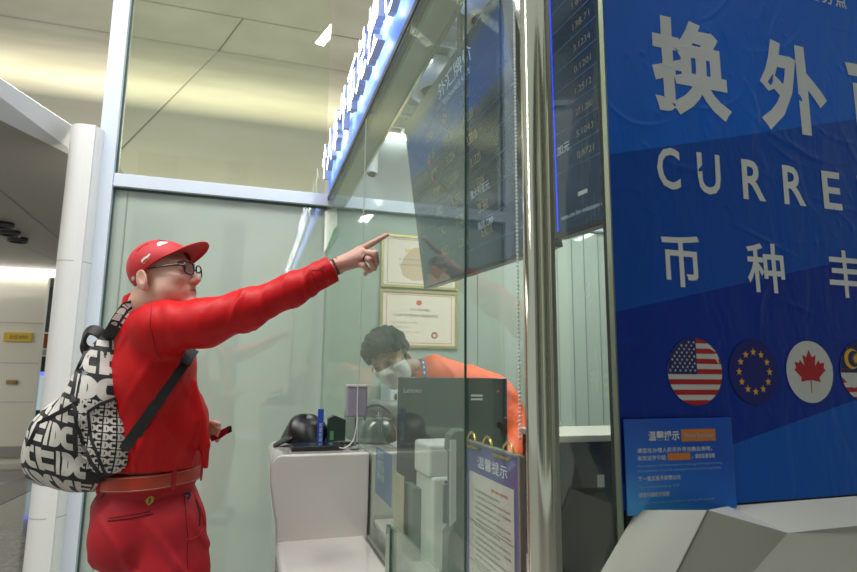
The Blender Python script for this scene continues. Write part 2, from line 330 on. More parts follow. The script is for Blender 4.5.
# ---- blue banner
YB = 1.05
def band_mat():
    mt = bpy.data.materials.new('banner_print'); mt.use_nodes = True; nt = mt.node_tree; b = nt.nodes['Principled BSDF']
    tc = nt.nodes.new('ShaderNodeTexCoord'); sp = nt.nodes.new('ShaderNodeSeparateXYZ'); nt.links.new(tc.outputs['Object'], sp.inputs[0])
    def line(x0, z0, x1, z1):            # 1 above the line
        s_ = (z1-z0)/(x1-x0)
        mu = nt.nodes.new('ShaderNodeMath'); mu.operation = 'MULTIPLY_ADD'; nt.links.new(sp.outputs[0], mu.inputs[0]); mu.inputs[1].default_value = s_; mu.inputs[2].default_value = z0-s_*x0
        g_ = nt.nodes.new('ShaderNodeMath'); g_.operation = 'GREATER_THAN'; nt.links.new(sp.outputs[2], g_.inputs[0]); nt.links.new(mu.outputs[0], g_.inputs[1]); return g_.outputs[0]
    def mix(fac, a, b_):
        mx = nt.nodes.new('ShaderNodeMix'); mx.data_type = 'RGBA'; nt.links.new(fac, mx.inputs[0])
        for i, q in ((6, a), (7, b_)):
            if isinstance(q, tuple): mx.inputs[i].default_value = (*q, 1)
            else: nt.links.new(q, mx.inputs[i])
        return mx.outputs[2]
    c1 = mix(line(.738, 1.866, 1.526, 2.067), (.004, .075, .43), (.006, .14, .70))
    # printed bands; the top one also has reflected light in its blue
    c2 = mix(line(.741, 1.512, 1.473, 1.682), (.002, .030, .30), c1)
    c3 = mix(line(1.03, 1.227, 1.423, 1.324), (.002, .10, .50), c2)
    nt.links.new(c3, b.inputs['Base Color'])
    b.inputs['Roughness'].default_value = .30; b.inputs['Specular IOR Level'].default_value = .35; b.inputs['Coat Weight'].default_value = .0
    n = nt.nodes.new('ShaderNodeTexNoise'); n.inputs['Scale'].default_value = 7; n.inputs['Detail'].default_value = 2; n.inputs['Distortion'].default_value = 1.2
    mp = nt.nodes.new('ShaderNodeMapping'); mp.inputs['Rotation'].default_value = (0, .6, 0); mp.inputs['Scale'].default_value = (1.7, 1, .7); nt.links.new(tc.outputs['Object'], mp.inputs[0]); nt.links.new(mp.outputs[0], n.inputs['Vector'])
    bp = nt.nodes.new('ShaderNodeBump'); bp.inputs['Strength'].default_value = .22; bp.inputs['Distance'].default_value = .02; nt.links.new(n.outputs['Fac'], bp.inputs['Height']); nt.links.new(bp.outputs[0], b.inputs['Normal'])
    return mt
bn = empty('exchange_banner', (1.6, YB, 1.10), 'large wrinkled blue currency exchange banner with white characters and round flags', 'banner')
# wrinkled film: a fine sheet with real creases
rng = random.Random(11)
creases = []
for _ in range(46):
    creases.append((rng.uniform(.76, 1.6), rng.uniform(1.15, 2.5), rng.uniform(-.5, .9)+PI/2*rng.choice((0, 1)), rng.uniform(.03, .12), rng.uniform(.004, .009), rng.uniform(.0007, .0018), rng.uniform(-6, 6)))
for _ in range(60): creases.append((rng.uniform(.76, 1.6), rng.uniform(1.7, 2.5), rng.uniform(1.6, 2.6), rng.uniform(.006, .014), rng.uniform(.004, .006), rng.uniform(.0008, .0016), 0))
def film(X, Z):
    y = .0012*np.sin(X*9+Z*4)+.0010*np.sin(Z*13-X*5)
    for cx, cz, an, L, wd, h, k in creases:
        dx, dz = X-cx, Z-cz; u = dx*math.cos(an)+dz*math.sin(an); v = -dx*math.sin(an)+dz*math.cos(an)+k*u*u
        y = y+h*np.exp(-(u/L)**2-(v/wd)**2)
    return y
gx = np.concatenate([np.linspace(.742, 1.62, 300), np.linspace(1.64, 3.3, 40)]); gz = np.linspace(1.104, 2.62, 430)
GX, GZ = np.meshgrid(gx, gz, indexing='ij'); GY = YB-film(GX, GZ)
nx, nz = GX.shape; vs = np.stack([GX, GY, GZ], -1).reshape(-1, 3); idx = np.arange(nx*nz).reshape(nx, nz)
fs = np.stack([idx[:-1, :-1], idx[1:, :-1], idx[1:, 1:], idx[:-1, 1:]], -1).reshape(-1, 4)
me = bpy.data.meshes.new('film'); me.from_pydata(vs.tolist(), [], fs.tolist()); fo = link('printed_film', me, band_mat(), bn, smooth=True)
m = MB(); m.box((.742, YB+.008, 1.104), (3.3, YB+.03, 2.62)); m.build('backing_panel', M['black'], bn)
lt = mat('banner_white', (.70, .72, .73), .45)
def drape(mb, d0=.0016):                       # lay print on the wrinkled film
    for i, p in enumerate(mb.v):
        mb.v[i] = (p[0], YB-float(film(np.array(p[0]), np.array(p[2])))-d0-(YB-p[1]), p[2])
def btext(name, body, x, z, h, w=None, bold=.0, gap=None):
    m = MB()
    put_text(m, body, (x, YB, z), XD, ZD, h, w=w, bold=bold); drape(m); m.build(name, lt, bn)
for ch, x0, w_ in (('换', .872, .228), ('外', 1.192, .226), ('币', 1.500, .225)): btext('heading_character', ch, x0, 1.992, .252, w_, .036)
for ch, x0, w_ in (('C', .869, .065), ('U', .984, .068), ('R', 1.118, .07), ('R', 1.246, .07), ('E', 1.375, .062), ('N', 1.50, .07), ('C', 1.63, .068), ('Y', 1.75, .07)): btext('letter', ch, x0, 1.803, .101, w_, .018)
for ch, x0, w_ in (('币', .870, .106), ('种', 1.112, .114), ('丰', 1.368, .11), ('富', 1.61, .11)): btext('subheading_character', ch, x0, 1.576, .121, w_, .014)
for ch, x0 in (('服', 1.392), ('务', 1.442), ('点', 1.492)): btext('small_character', ch, x0, 2.392, .046, .042, .02)
# flags
red = mat('flag_red', (.42, .012, .02), .4); fw = mat('flag_white', (.60, .60, .60), .4); navy = mat('flag_navy', (.012, .016, .12), .4)
eub = mat('flag_blue', (.006, .010, .17), .4); gold = mat('flag_gold', (.75, .42, .03), .4)
def clipc(pts, R):                              # convex polygon clipped to a circle
    ang = np.linspace(0, 2*PI, 73)[:-1]; poly = [(R*math.cos(a), R*math.sin(a)) for a in ang]
    for i in range(len(pts)):
        a, b = pts[i], pts[(i+1) % len(pts)]; out = []
        side = lambda p: (b[0]-a[0])*(p[1]-a[1])-(b[1]-a[1])*(p[0]-a[0])
        for j in range(len(poly)):
            p, q = poly[j], poly[(j+1) % len(poly)]; sp_, sq = side(p), side(q)
            if sp_ >= 0: out.append(p)
            if sp_*sq < 0: t = sp_/(sp_-sq); out.append((p[0]+(q[0]-p[0])*t, p[1]+(q[1]-p[1])*t))
        poly = out
        if not poly: return []
    return poly
def star(cx, cy, r, n=5, inner=.4): return [(cx+(r if k % 2 == 0 else r*inner)*math.sin(PI*k/n), cy+(r if k % 2 == 0 else r*inner)*math.cos(PI*k/n)) for k in range(2*n)]
def flag(name, cx, cz, layers, mats_):
    m = MB()
    for d, mi, pts in layers:
        if len(pts) >= 3: m.poly([(cx+p[0], YB-d, cz+p[1]) for p in pts], mi)
    drape(m, .002); m.build(name, mats_, bn)
R_ = .0735; circ = [(R_*math.cos(a), R_*math.sin(a)) for a in np.linspace(0, 2*PI, 65)[:-1]]
def rect(x0, y0, x1, y1): return [(x0, y0), (x1, y0), (x1, y1), (x0, y1)]
L = [(0, 0, circ)]; sh = 2*R_/13
for k in range(0, 13, 2): L.append((.0004, 1, clipc(rect(-R_, R_-(k+1)*sh, R_, R_-k*sh), R_)))
L.append((.0008, 2, clipc(rect(-R_, -.006, .004, R_), R_)))
for i in range(9):
    for j in range(6):
        px_, py_ = -.068+j*.0132+(i % 2)*.0066, .002+i*.0078
        if math.hypot(px_, py_) < R_-.004 and px_ < .001: L.append((.0012, 0, star(px_, py_, .0036)))
flag('flag_print', .942, 1.388, L, [fw, red, navy])
L = [(0, 0, circ)]
for k in range(12): L.append((.0006, 1, star(.045*math.sin(k*PI/6), .045*math.cos(k*PI/6), .0095)))
flag('flag_print', 1.109, 1.389, L, [eub, gold])
leaf = [(0, .052), (.0095, .034), (.021, .040), (.0165, .014), (.030, .028), (.033, .020), (.047, .023), (.043, .009), (.049, .004), (.028, -.014), (.031, -.024), (.003, -.020)]
leaf = leaf+[(-x, y) for x, y in leaf[::-1] if x > 0]
R2 = [(x, y) for x, y in circ]
flag('flag_print', 1.280, 1.391, [(0, 0, R2), (.0006, 1, leaf), (.0006, 1, rect(-.0012, -.050, .0012, -.018))], [fw, red])
L = [(0, 0, circ)]
for k in range(0, 13, 2): L.append((.0004, 1, clipc(rect(-R_, R_-(k+1)*sh, R_, R_-k*sh), R_)))
L.append((.0008, 2, clipc(rect(-R_, -.004, .012, R_), R_)))
cr = [(-.034+.025*math.cos(a), .030+.025*math.sin(a)) for a in np.linspace(.7, 2*PI-.7, 22)]+[(-.027+.020*math.cos(a), .030+.020*math.sin(a)) for a in np.linspace(2*PI-.75, .75, 22)]
L.append((.0012, 3, cr)); L.append((.0012, 3, star(-.018, .030, .016, 14, .5)))
flag('flag_print', 1.452, 1.394, L, [fw, red, navy, gold])
# ---- notice card hung over the banner's lower corner
nc = empty('notice_card', (.885, YB-.012, 1.10), 'small glossy blue reminder card with orange heading hung on the banner corner', 'notice')
def card_mat():
    mt = mat('card_print', (.005, .10, .55), .3, coat=.4); nt = mt.node_tree; b = nt.nodes['Principled BSDF']
    tc = nt.nodes.new('ShaderNodeTexCoord'); sp = nt.nodes.new('ShaderNodeSeparateXYZ'); nt.links.new(tc.outputs['Object'], sp.inputs[0])
    wv = nt.nodes.new('ShaderNodeMath'); wv.operation = 'MULTIPLY_ADD'; nt.links.new(sp.outputs[0], wv.inputs[0]); wv.inputs[1].default_value = .42; nt.links.new(sp.outputs[2], wv.inputs[2])
    mr = nt.nodes.new('ShaderNodeMapRange'); mr.inputs[1].default_value = 1.44; mr.inputs[2].default_value = 1.62; nt.links.new(wv.outputs[0], mr.inputs[0])
    cr_ = nt.nodes.new('ShaderNodeValToRGB'); nt.links.new(mr.outputs[0], cr_.inputs[0]); e = cr_.color_ramp.elements
    e[0].color = (.05, .36, .85, 1); e[1].color = (.008, .09, .52, 1); cr_.color_ramp.elements.new(.35).color = (.006, .17, .72, 1)
    nt.links.new(cr_.outputs[0], b.inputs['Base Color']); return mt
YC = YB-.014
m = MB(); m.box((.745, YC, 1.097), (1.022, YC+.003, 1.288)); m.build('card', card_mat(), nc, bevel=.001)
orange = mat('print_orange', (.62, .20, .03), .4); paleblue = mat('print_pale_blue', (.30, .46, .70), .4)
def ctext(m, body, x, z, h, w, mi=0, bold=0): put_text(m, body, (x, YC-.0012, z), XD, ZD, h, w=w, bold=bold, mi=mi)
def cline(body, x, z, h, w, mt=None, bold=0, up=0):
    m = MB(); ctext(m, body, x, z, h, w, 0, bold)
    if up: m.v = [(p[0], p[1]-.0012, p[2]) for p in m.v]
    m.build('text_line', mt or lt, nc)
m = MB(); m.box((.886, YC-.0014, 1.240), (.975, YC-.0002, 1.265)); m.build('orange_block', orange, nc)
m = MB(); m.box((.848, YC-.0014, 1.2025), (.905, YC-.0002, 1.2165)); m.build('orange_block', orange, nc)
for a_ in (('温馨提示', .802, 1.243, .020, .078, lt, .02), ('请您在办理人民币外币兑换业务时，', .773, 1.219, .010, .190, lt, .01), ('有效证件包括', .773, 1.204, .010, .070, lt, .01), ('，请您妥善保管', .910, 1.204, .010, .06, lt, .01),
           ('每一笔交易手续费35元', .773, 1.163, .010, .105, lt, .01), ('请您仔细核对钱款', .773, 1.131, .010, .075, lt, .01), ('Please present valid documents for exchange of foreign currency', .773, 1.190, .006, .215, paleblue),
           ('Documents include passport and travel permits', .773, 1.180, .006, .212, paleblue), ('The transaction fee is ￥35', .773, 1.149, .006, .10, paleblue), ('Please check your cash before leaving the counter', .773, 1.117, .006, .19, paleblue),
           ('Warm Reminder', .892, 1.247, .010, .076, paleblue, 0, 1)): cline(*a_)

# ---- faceted pale counter under the banner
fc = empty('faceted_counter', (1.2, .9, 0), 'pale faceted service counter under the blue banner', 'counter')
pale = mat('pale_solid_surface', (.44, .43, .38), .35, coat=.3)
def cp(x, y, Y): return on(x, y, 1, Y)
A = cp(637, 510, 1.045); B_ = cp(708, 510, .95); G1 = cp(590, 590, 1.00); G2 = cp(672, 582, .90)
c1 = cp(730, 506, 1.045); c2 = cp(857, 496, 1.045); c2 = c1+(c2-c1)*3.0
d1 = cp(742, 516, .99); e1 = cp(788, 533, 1.00); e2 = V(2.4, 1.00, float(e1[2])+.012); d2 = V(2.4, .99, float(d1[2])+.03)
f1 = cp(730, 600, .86); f2 = V(2.4, .86, float(f1[2]))
def onplane(px, py, a, b, c_):
    n_ = np.cross(b-a, c_-a); d_ = ray(px, py); return CAM+d_*(((a-CAM)@n_)/(d_@n_))
G1 = onplane(590, 590, A, B_, G2); f1 = onplane(728, 600, B_, G2, e1); f2 = V(2.4, float(f1[1])+.10, float(f1[2]))
m = MB(); m.tube([B_, G2], .0016, 6); m.build('ridge_line', M['seam'], fc)  # thin dark line along the ridge between two facets
m = MB()
m.add([A, B_, G2, G1], [(0, 1, 2, 3)], 0)
m.add([B_, e1, f1, G2], [(0, 1, 2, 3)], 0)
m.add([c1, c2, e2, e1], [(0, 1, 2, 3)], 1); m.add([B_, c1, e1], [(0, 1, 2)], 1)
m.add([e1, e2, f2, f1], [(0, 1, 2, 3)], 0)
fl = [p*V(1.02, 1.02, 0) for p in (G1, G2, f1, f2)]
m.add([G1, G2, f1, f2, fl[3], fl[2], fl[1], fl[0]], [(0, 1, 6, 7), (1, 2, 5, 6), (2, 3, 4, 5)], 0)
m.build('faceted_front', [pale, M['white']], fc)

# ---- white reception desk beyond the glass (tall end block and lower shelf)
dk = empty('reception_desk', (.4, 2.2, 0), 'glossy white rounded reception desk with a lower shelf beside the glass', 'desk')
gw = mat('desk_white_gloss', (.66, .62, .59), .12, coat=.8)
m = MB(); _r = .045; _o = [(.484, 0), (.484, 1.056), (.095+_r, 1.056)]+[(.095+_r-_r*math.sin(a), 1.056-_r+_r*math.cos(a)) for a in np.linspace(.2, PI/2, 7)]+[(.097, .95), (.112, .86), (.125, .80), (.130, .70), (.13, 0)]
m.prism([V(x_, 2.36, z_) for x_, z_ in _o], (0, .48, 0)); m.build('upper_block', gw, dk, bevel=.010, seg=3)
m = MB(); m.box((.494, 2.36, 0), (.64, 2.84, 1.054)); m.build('end_block', gw, dk, bevel=.012, seg=3)
m = MB(); m.box((.130, .98, .675), (.478, 2.42, .735)); m.build('shelf', gw, dk, bevel=.02, seg=4)
m = MB(); m.box((.19, 1.02, 0), (.47, 2.40, .68)); m.build('shelf_front', gw, dk)
m = MB(); m.box((.480, .98, 0), (.494, 2.84, .733)); m.build('joint_strip', mat('joint_grey', (.30, .30, .26), .4), dk)
# inner work desk
wd_ = empty('work_desk', (.8, 2.0, 0), 'white staff work desk inside the booth behind the glass', 'desk')
m = MB(); m.box((.50, 1.35, .775), (.90, 2.34, .80)); m.build('worktop', gw, wd_, bevel=.006)
m = MB(); m.box((.52, 1.37, 0), (.56, 2.32, .775)); m.box((.85, 1.37, 0), (.89, 2.32, .775)); m.build('side_panel', gw, wd_)
# rear cabinet with pale shelf top
bc = empty('back_cabinet', (1.6, 2.2, 0), 'gloss black cabinet with a cream top right of the steel pole', 'cabinet')
m = MB(); m.box((.985, 1.72, 1.155), (2.9, 2.02, 1.178)); m.build('cabinet_top', M['cream'], bc, bevel=.004)
m = MB(); m.box((.99, 1.75, 0), (2.88, 2.0, 1.155)); m.build('body', M['blackgloss'], bc)
m = MB()
for X in (1.0, 1.24, 1.48): m.box((X, 1.737, .05), (X+.225, 1.752, 1.14))
m.build('door', M['blackgloss'], bc, bevel=.002)
lb = on(601, 481, 1, 1.735); m = MB(); m.box((lb[0]-.013, 1.734, lb[2]-.020), (lb[0]+.013, 1.7365, lb[2]+.020)); m.build('paper_label', mat('label_white', (.5, .5, .5), .5), bc)
# ---- wall mounted rate screens (tilted a little down towards the customers)
dark_scr = mat('screen_glass', (.006, .010, .020), .12, coat=.0, spec=.35, emit=(.01, .03, .075), es=.4)
rowm = mat('screen_row_line', (.02, .05, .10), .3, emit=(.06, .13, .24), es=.28); figm = mat('screen_figures', (.1, .1, .08), .3, emit=(.45, .40, .20), es=.22)
ttl = mat('screen_title', (.2, .2, .2), .3, emit=(.42, .55, .62), es=.45); blueline = mat('screen_blue_edge', (0, 0, .3), .3, emit=(.01, .05, .9), es=1.2)
redm = mat('screen_red_mark', (.3, .02, .02), .3, emit=(.5, .05, .03), es=.3)
def screen(lab, TL, BL, TR, BR, rows, first, bm=.10, fs=(.42, .11)):
    o = V(*BL); xd = V(*BR)-o; Wd = np.linalg.norm(xd); xd /= Wd; yd = V(*TL)-o; H = np.linalg.norm(yd); yd /= H; nd = np.cross(xd, yd); nd /= np.linalg.norm(nd)
    # nd points to the viewer
    if nd @ (CAM-o) < 0: nd = -nd
    s = empty('rate_display', tuple(o), lab, 'screen')
    P = lambda u, v, d=0: o+xd*u+yd*v+nd*d
    def slab(m, u0, v0, u1, v1, d0, d1, mi=0):
        a = [P(u0, v0, d0), P(u1, v0, d0), P(u1, v1, d0), P(u0, v1, d0)]; m.prism(a, nd*(d1-d0), mi)
    m = MB(); slab(m, 0, 0, Wd, H, -.05, 0); m.build('housing', M['black'], s, bevel=.004)
    m = MB(); slab(m, .012, .014, Wd-.012, H-.012, 0, .002); m.build('screen_panel', dark_scr, s)
    m = MB(); m.add([P(.2*Wd, .3*H, -.05), P(.8*Wd, .3*H, -.05), P(.8*Wd, .7*H, -.05), P(.2*Wd, .7*H, -.05)], [(0, 1, 2, 3)]); 
    slab(m, .3*Wd, .35*H, .7*Wd, .65*H, -.09, -.05); m.build('mount', M['black'], s)
    m = MB(); rh = (H-.20-bm)/rows
    for k in range(rows+1): slab(m, .03, bm+k*rh, Wd-.03, bm+.0025+k*rh, .002, .003)
    m.build('table_lines', rowm, s)
    vals = ['1.6143', '138.71', '3.1234', '0.1201', '1.2512', '27.1.280', '5.1043', '0.8721']; buy = ['1.7021', '142.20', '3.3310', '0.1320', '1.3504', '29.360', '5.4010', '0.9120']
    cur = ['USD', 'EUR', 'JPY', 'GBP', 'HKD', 'CAD', 'AUD', 'KRW']
    for k in range(rows):
        z_ = bm+(rows-1-k)*rh+rh*.3; hh = rh*fs[0]
        for u, t_ in ((first, vals[k % 8]), (first+.27, buy[k % 8]), (first-.25, cur[k % 8])):
            if .02 < u < Wd-.12: m = MB(); put_text(m, t_, P(u, z_, .0035), xd, yd, hh, w=fs[1]); m.build('figure', figm, s)
    if first < Wd-.2: m = MB(); put_text(m, 'WE BUY 汇', P(first-.03, H-.18, .0035), xd, yd, .035, w=.20); m.build('column_heading', figm, s)
    return s, P, Wd, H, xd, yd, slab
XS = .87
sc1 = [on(404, 125, 0, XS-.06), on(424, 289, 0, XS+.02)]; tr1 = on(535, -30, 0, XS-.06); br1 = on(550, 247, 0, XS+.02)
s, P, Wd, H, xd, yd, slab = screen('large dark rate screen with painted red reflection hanging nearer the certificates', sc1[0], sc1[1], tr1, br1, 7, .62)
for nm, b_, u_, v_, h_, w_ in (('title', '外汇牌价', Wd*.46, H-.135, .085, .44), ('title', 'EXCHANGE RATE', Wd*.50, H-.185, .028, .34), ('currency_name', '澳大利亚元', Wd*.60, H*.30, .04, .2), ('currency_name', '英镑 GBP', Wd*.62, H*.16, .035, .16)):
    m = MB(); put_text(m, b_, P(u_, v_, .0035), xd, yd, h_, w=w_); m.build(nm, ttl, s)
for (a0_, b0_, a1_, b1_) in ((.26, .62, .275, .66), (.27, .52, .28, .56)): m = MB(); slab(m, Wd*a0_, H*b0_, Wd*a1_, H*b1_, .002, .0035); m.build('red_mark', redm, s)
# red reflection painted at the foot of the screen
m = MB(); m.add([P(.02, .006, .004), P(.46, .006, .004), P(.40, .05, .004), P(.20, .12, .004), P(.06, .03, .004)], [(0, 1, 2, 3, 4)]); m.build('red_reflection', mat('red_reflection', (.28, .015, .02), .25, coat=.6), s)
tl2 = on(543, -40, 0, XS-.06); bl2 = on(553, 240, 0, XS+.02); tr2 = on(618, -128, 0, XS-.06); br2 = on(618, 219, 0, XS+.02)
s, P, Wd, H, xd, yd, slab = screen('dark rate screen showing WE BUY figures between the pole and the banner', tl2, bl2, tr2, br2, 8, .16, .19, (.30, .085))
m = MB(); slab(m, .035, .02, .041, H-.02, .002, .004); m.build('blue_line', blueline, s)
m = MB(); put_text(m, 'rates are for indication only', P(.06, .045, .0035), xd, yd, .018, w=Wd-.09); m.build('footnote', ttl, s); m = MB(); put_text(m, '加元', P(.05, H*.28, .0035), xd, yd, .03, w=.07); m.build('currency_name', ttl, s)
m = MB(); q_ = P(Wd*.47, .10, .004); put_text(m, '▬', q_, xd, yd, .012, w=.05); 
m.build('pale_tag', mat('tag_white', (.6, .6, .6), .5), s)
for y_, lab_ in ((2.4, 'black ceiling tube carrying the far end of the large rate screen'), (1.9, 'black ceiling tube carrying the near end of the large rate screen')):
    m = MB(); m.tube([(XS+.02, y_, 2.62), (XS+.02, y_, 3.32)], .02); tag(m.build('ceiling_bracket', M['black']), lab_, 'bracket')

# ---- certificates
goldf = mat('gilt_frame', (.62, .50, .20), .3, .5); paper = mat('certificate_paper', (.82, .70, .58), .6); ink = mat('certificate_ink', (.20, .16, .13), .6); inkr = mat('certificate_red', (.60, .10, .06), .5); inkg = mat('certificate_gilt', (.66, .40, .08), .5)
def cert(lab, x0, x1, z0, z1, first):
    c = empty('framed_certificate', ((x0+x1)/2, YW, z0), lab, 'certificate', 'framed certificates on the back wall')
    y = YW-.012
    m = MB(); m.box((x0, y, z0), (x1, y+.018, z0+.02)); m.box((x0, y, z1-.02), (x1, y+.018, z1)); m.box((x0, y, z0+.02), (x0+.02, y+.018, z1-.02)); m.box((x1-.02, y, z0+.02), (x1, y+.018, z1-.02)); m.build('frame', goldf, c)
    m = MB(); m.box((x0+.02, y+.008, z0+.02), (x1-.02, y+.018, z1-.02)); m.build('paper', paper, c)
    m = MB(); yy = y+.0065
    T = lambda b, u, v, h, w, mi=0: put_text(m, b, (x0+u*(x1-x0), yy, z0+v*(z1-z0)), XD, ZD, h, w=w, mi=mi)
    W_ = x1-x0; H_ = z1-z0
    for (a, b, cc_, d_) in ((.08, .08, .92, .087), (.08, .913, .92, .92), (.08, .08, .085, .92), (.915, .08, .92, .92)): m.box((x0+a*W_, yy, z0+b*H_), (x0+cc_*W_, yy+.001, z0+d_*H_), 0 if first else 1)
    if first:
        T('营业执照', .30, .66, .035, .22, 2); T('统一社会信用代码 名称 类型 住所', .22, .52, .014, .32); T('注册资本 成立日期 经营范围 登记机关', .22, .42, .014, .32)
        pts = [(.28, .22), (.40, .14), (.62, .16), (.74, .26), (.72, .42), (.78, .58), (.66, .76), (.42, .78), (.30, .60), (.24, .40)]
        m.poly([(x0+u*W_, yy+.0012, z0+v*H_) for u, v in pts], 3)
    else:
        T('●', .455, .74, .040, .045, 1); T('中华人民共和国', .38, .64, .018, .15); T('个人本外币兑换特许业务经营许可证', .16, .53, .024, .36)
        for k, wl in enumerate((.30, .22, .33, .18)): T('机构名称 营业地址 许可证编号', .13, .42-k*.08, .009, wl*.7)
        T('◎', .66, .17, .045, .045, 1); T('○', .655, .165, .052, .052, 1)
    m.build('print', [ink, inkr, inkg, mat('pale_emblem', (.62, .44, .30), .6)], c)
ctl = on(382, 233, 1, YW-.012); cbl = on(382, 287, 1, YW-.012); cb2 = on(382, 347, 1, YW-.012); ctr = on(458, 240, 1, YW-.012)
cert('gilt framed certificate with gold characters, upper one beside the pointing finger', ctl[0], ctr[0], cbl[2]+.005, ctl[2], True)
cert('gilt framed certificate with round red seal, lower one above the dark-haired clerk', ctl[0], ctr[0], cb2[2], cbl[2]-.012, False)

# ---- things on the desk top
Z0 = 1.059
bag = empty('black_hat', (.245, 2.66, Z0), 'crumpled black hat lying on the white desk beside the blue stand', 'hat')
m = MB(); vs = []; fs = []; n1, n2 = 12, 28
for i in range(n1+1):
    th = i/n1*PI/2
    for k in range(n2):
        a = 2*PI*k/n2; r = math.cos(th)**.7; wob = 1+.10*math.sin(3*a+th*3)+.05*math.sin(7*a)
        vs.append((.252+.100*r*math.cos(a)*wob, 2.68+.085*r*math.sin(a)*wob, Z0+.006+.112*math.sin(th)*(1+.12*math.sin(2*a+1))))
for i in range(n1):
    for k in range(n2): fs.append((i*n2+k, i*n2+(k+1) % n2, (i+1)*n2+(k+1) % n2, (i+1)*n2+k))
m.add(vs, fs, 0, True); m.build('crown', M['black'], bag)
m = MB(); vs = []; fs = []
for i in range(9):
    u = i/8; hw = .075*math.sqrt(max(0, 1-(u*.95)**2))
    for k in range(9):
        v = -1+k/4; vs.append((.19-.075*u, 2.66+hw*v, Z0+.03-.026*u-.012*v*v+.02*(1-u)))
for i in range(8):
    for k in range(8): fs.append((i*9+k, i*9+k+1, (i+1)*9+k+1, (i+1)*9+k))
m.add(vs, fs, 0, True); o = m.build('visor', M['black'], bag); md = o.modifiers.new('t', 'SOLIDIFY'); md.thickness = .004
m = MB()
def dsk(px, py, Y): return on(px, py, 1, Y)
p0 = dsk(317, 440, 2.56); p1 = dsk(324, 409, 2.56)
st = empty('blue_card_stand', (float(p0[0]), 2.56, Z0), 'narrow upright blue card stand on the white desk in front of the black hat', 'stand')
m = MB(); m.box((p0[0], 2.56, Z0), (p1[0], 2.566, p1[2])); m.build('card', mat('card_blue', (.02, .08, .45), .3), st)
m = MB(); m.box((p0[0]-.004, 2.54, Z0), (p1[0]+.004, 2.59, Z0+.006)); m.build('foot', bright, st)
m = MB(); put_text(m, '服务指南', (float(p1[0])-.004, 2.559, Z0+.02), (0, 0, 1), (-1, 0, 0), .014, w=.08); m.build('print', lt, st)
gb = empty('green_black_box', (.36, 2.64, Z0), 'small dark green and black box leaning behind the black tray', 'box')
q0 = dsk(327, 440, 2.62); q1 = dsk(345, 420, 2.62)
m = MB(); m.prism([(q0[0]+.004, 2.62, Z0), (q1[0]+.004, 2.62, Z0), (q1[0]+.004, 2.62, q1[2]), (q0[0]+.03, 2.62, q1[2]+.022), (q0[0]+.004, 2.62, q1[2]+.008)], (0, .05, 0)); m.build('body', mat('dark_green_box', (.02, .045, .035), .4), gb, bevel=.002)
m = MB(); m.box((q0[0]+.012, 2.6185, Z0+.02), (q0[0]+.028, 2.6205, Z0+.058)); m.build('printed_label', mat('label_green', (.10, .30, .16), .5), gb)
t0 = dsk(291, 447, 2.47); t1 = dsk(343, 447, 2.47)
tr = empty('black_tray', (float(t0[0]), 2.47, Z0), 'flat black electronic pad on the desk top by the cable', 'pad')
m = MB(); m.box((t0[0], 2.44, Z0), (t1[0], 2.58, Z0+.016)); m.build('body', M['black'], tr, bevel=.003)
m = MB(); m.box((t0[0]+.01, 2.45, Z0+.0165), (t1[0]-.04, 2.57, Z0+.018)); m.build('touch_surface', mat('pad_blue', (.03, .05, .12), .1, coat=1), tr)
# payment speaker on a stem with white cable
sp_ = empty('payment_speaker', (.43, 2.45, Z0), 'small pale lilac box speaker on a stem with a white cable on the desk', 'speaker')
g0 = dsk(346, 417, 2.45); g1 = dsk(367, 385, 2.45); cxs = (g0[0]+g1[0])/2
m = MB(); m.box((g0[0], 2.43, g0[2]), (g1[0], 2.48, g1[2])); m.build('housing', mat('lilac_grey', (.30, .28, .36), .35), sp_, bevel=.008, seg=3)
m = MB(); m.box((g0[0], 2.428, g1[2]-.006), (g1[0], 2.482, g1[2]+.002)); m.box((cxs-.002, 2.427, g0[2]+.01), (cxs+.002, 2.431, g1[2]-.005)); m.build('white_edge', M['white'], sp_)
m = MB(); m.tube([(cxs, 2.455, Z0), (cxs, 2.455, g0[2]+.005)], .005); m.lathe([(.0, 0), (.022, 0), (.022, .006), (.008, .012), (0, .012)], (cxs, 2.455, Z0)); m.build('stem', M['greyplas'], sp_)
wc = mat('white_cable', (.7, .7, .68), .4)
pts = [(cxs, 2.426, g0[2]+.01), (cxs-.002, 2.42, g0[2]-.03), (cxs-.015, 2.42, Z0+.04), (cxs-.045, 2.425, Z0+.010), (cxs-.07, 2.43, Z0+.01)]
def smooth(pts, n=8):
    P_ = [V(*p) for p in pts]; out = []
    for i in range(len(P_)-1):
        a, b, c, d = P_[max(i-1, 0)], P_[i], P_[i+1], P_[min(i+2, len(P_)-1)]
        for k in range(n):
            t = k/n; out.append(.5*((2*b)+(-a+c)*t+(2*a-5*b+4*c-d)*t*t+(-a+3*b-3*c+d)*t**3))
    return out+[P_[-1]]
m = MB(); m.tube(smooth(pts), .0025, 8); m.build('cable', wc, sp_)
for k in range(3):
    m = MB(); x0 = .36+.01*k; m.tube(smooth([(x0-.02, 2.5+.02*k, Z0+.005+.007*k), (x0+.04, 2.46+.03*k, Z0+.006+.006*k), (x0+.09, 2.50+.02*k, Z0+.012), (x0+.04, 2.55, Z0+.006+.006*k), (x0, 2.57, Z0+.004+.007*k)]), .003, 8)
    o = m.build('black_cable', M['black']); tag(o, 'loop of black cable coiled on the desk behind the pad', 'cable', 'coiled cables on the desk')
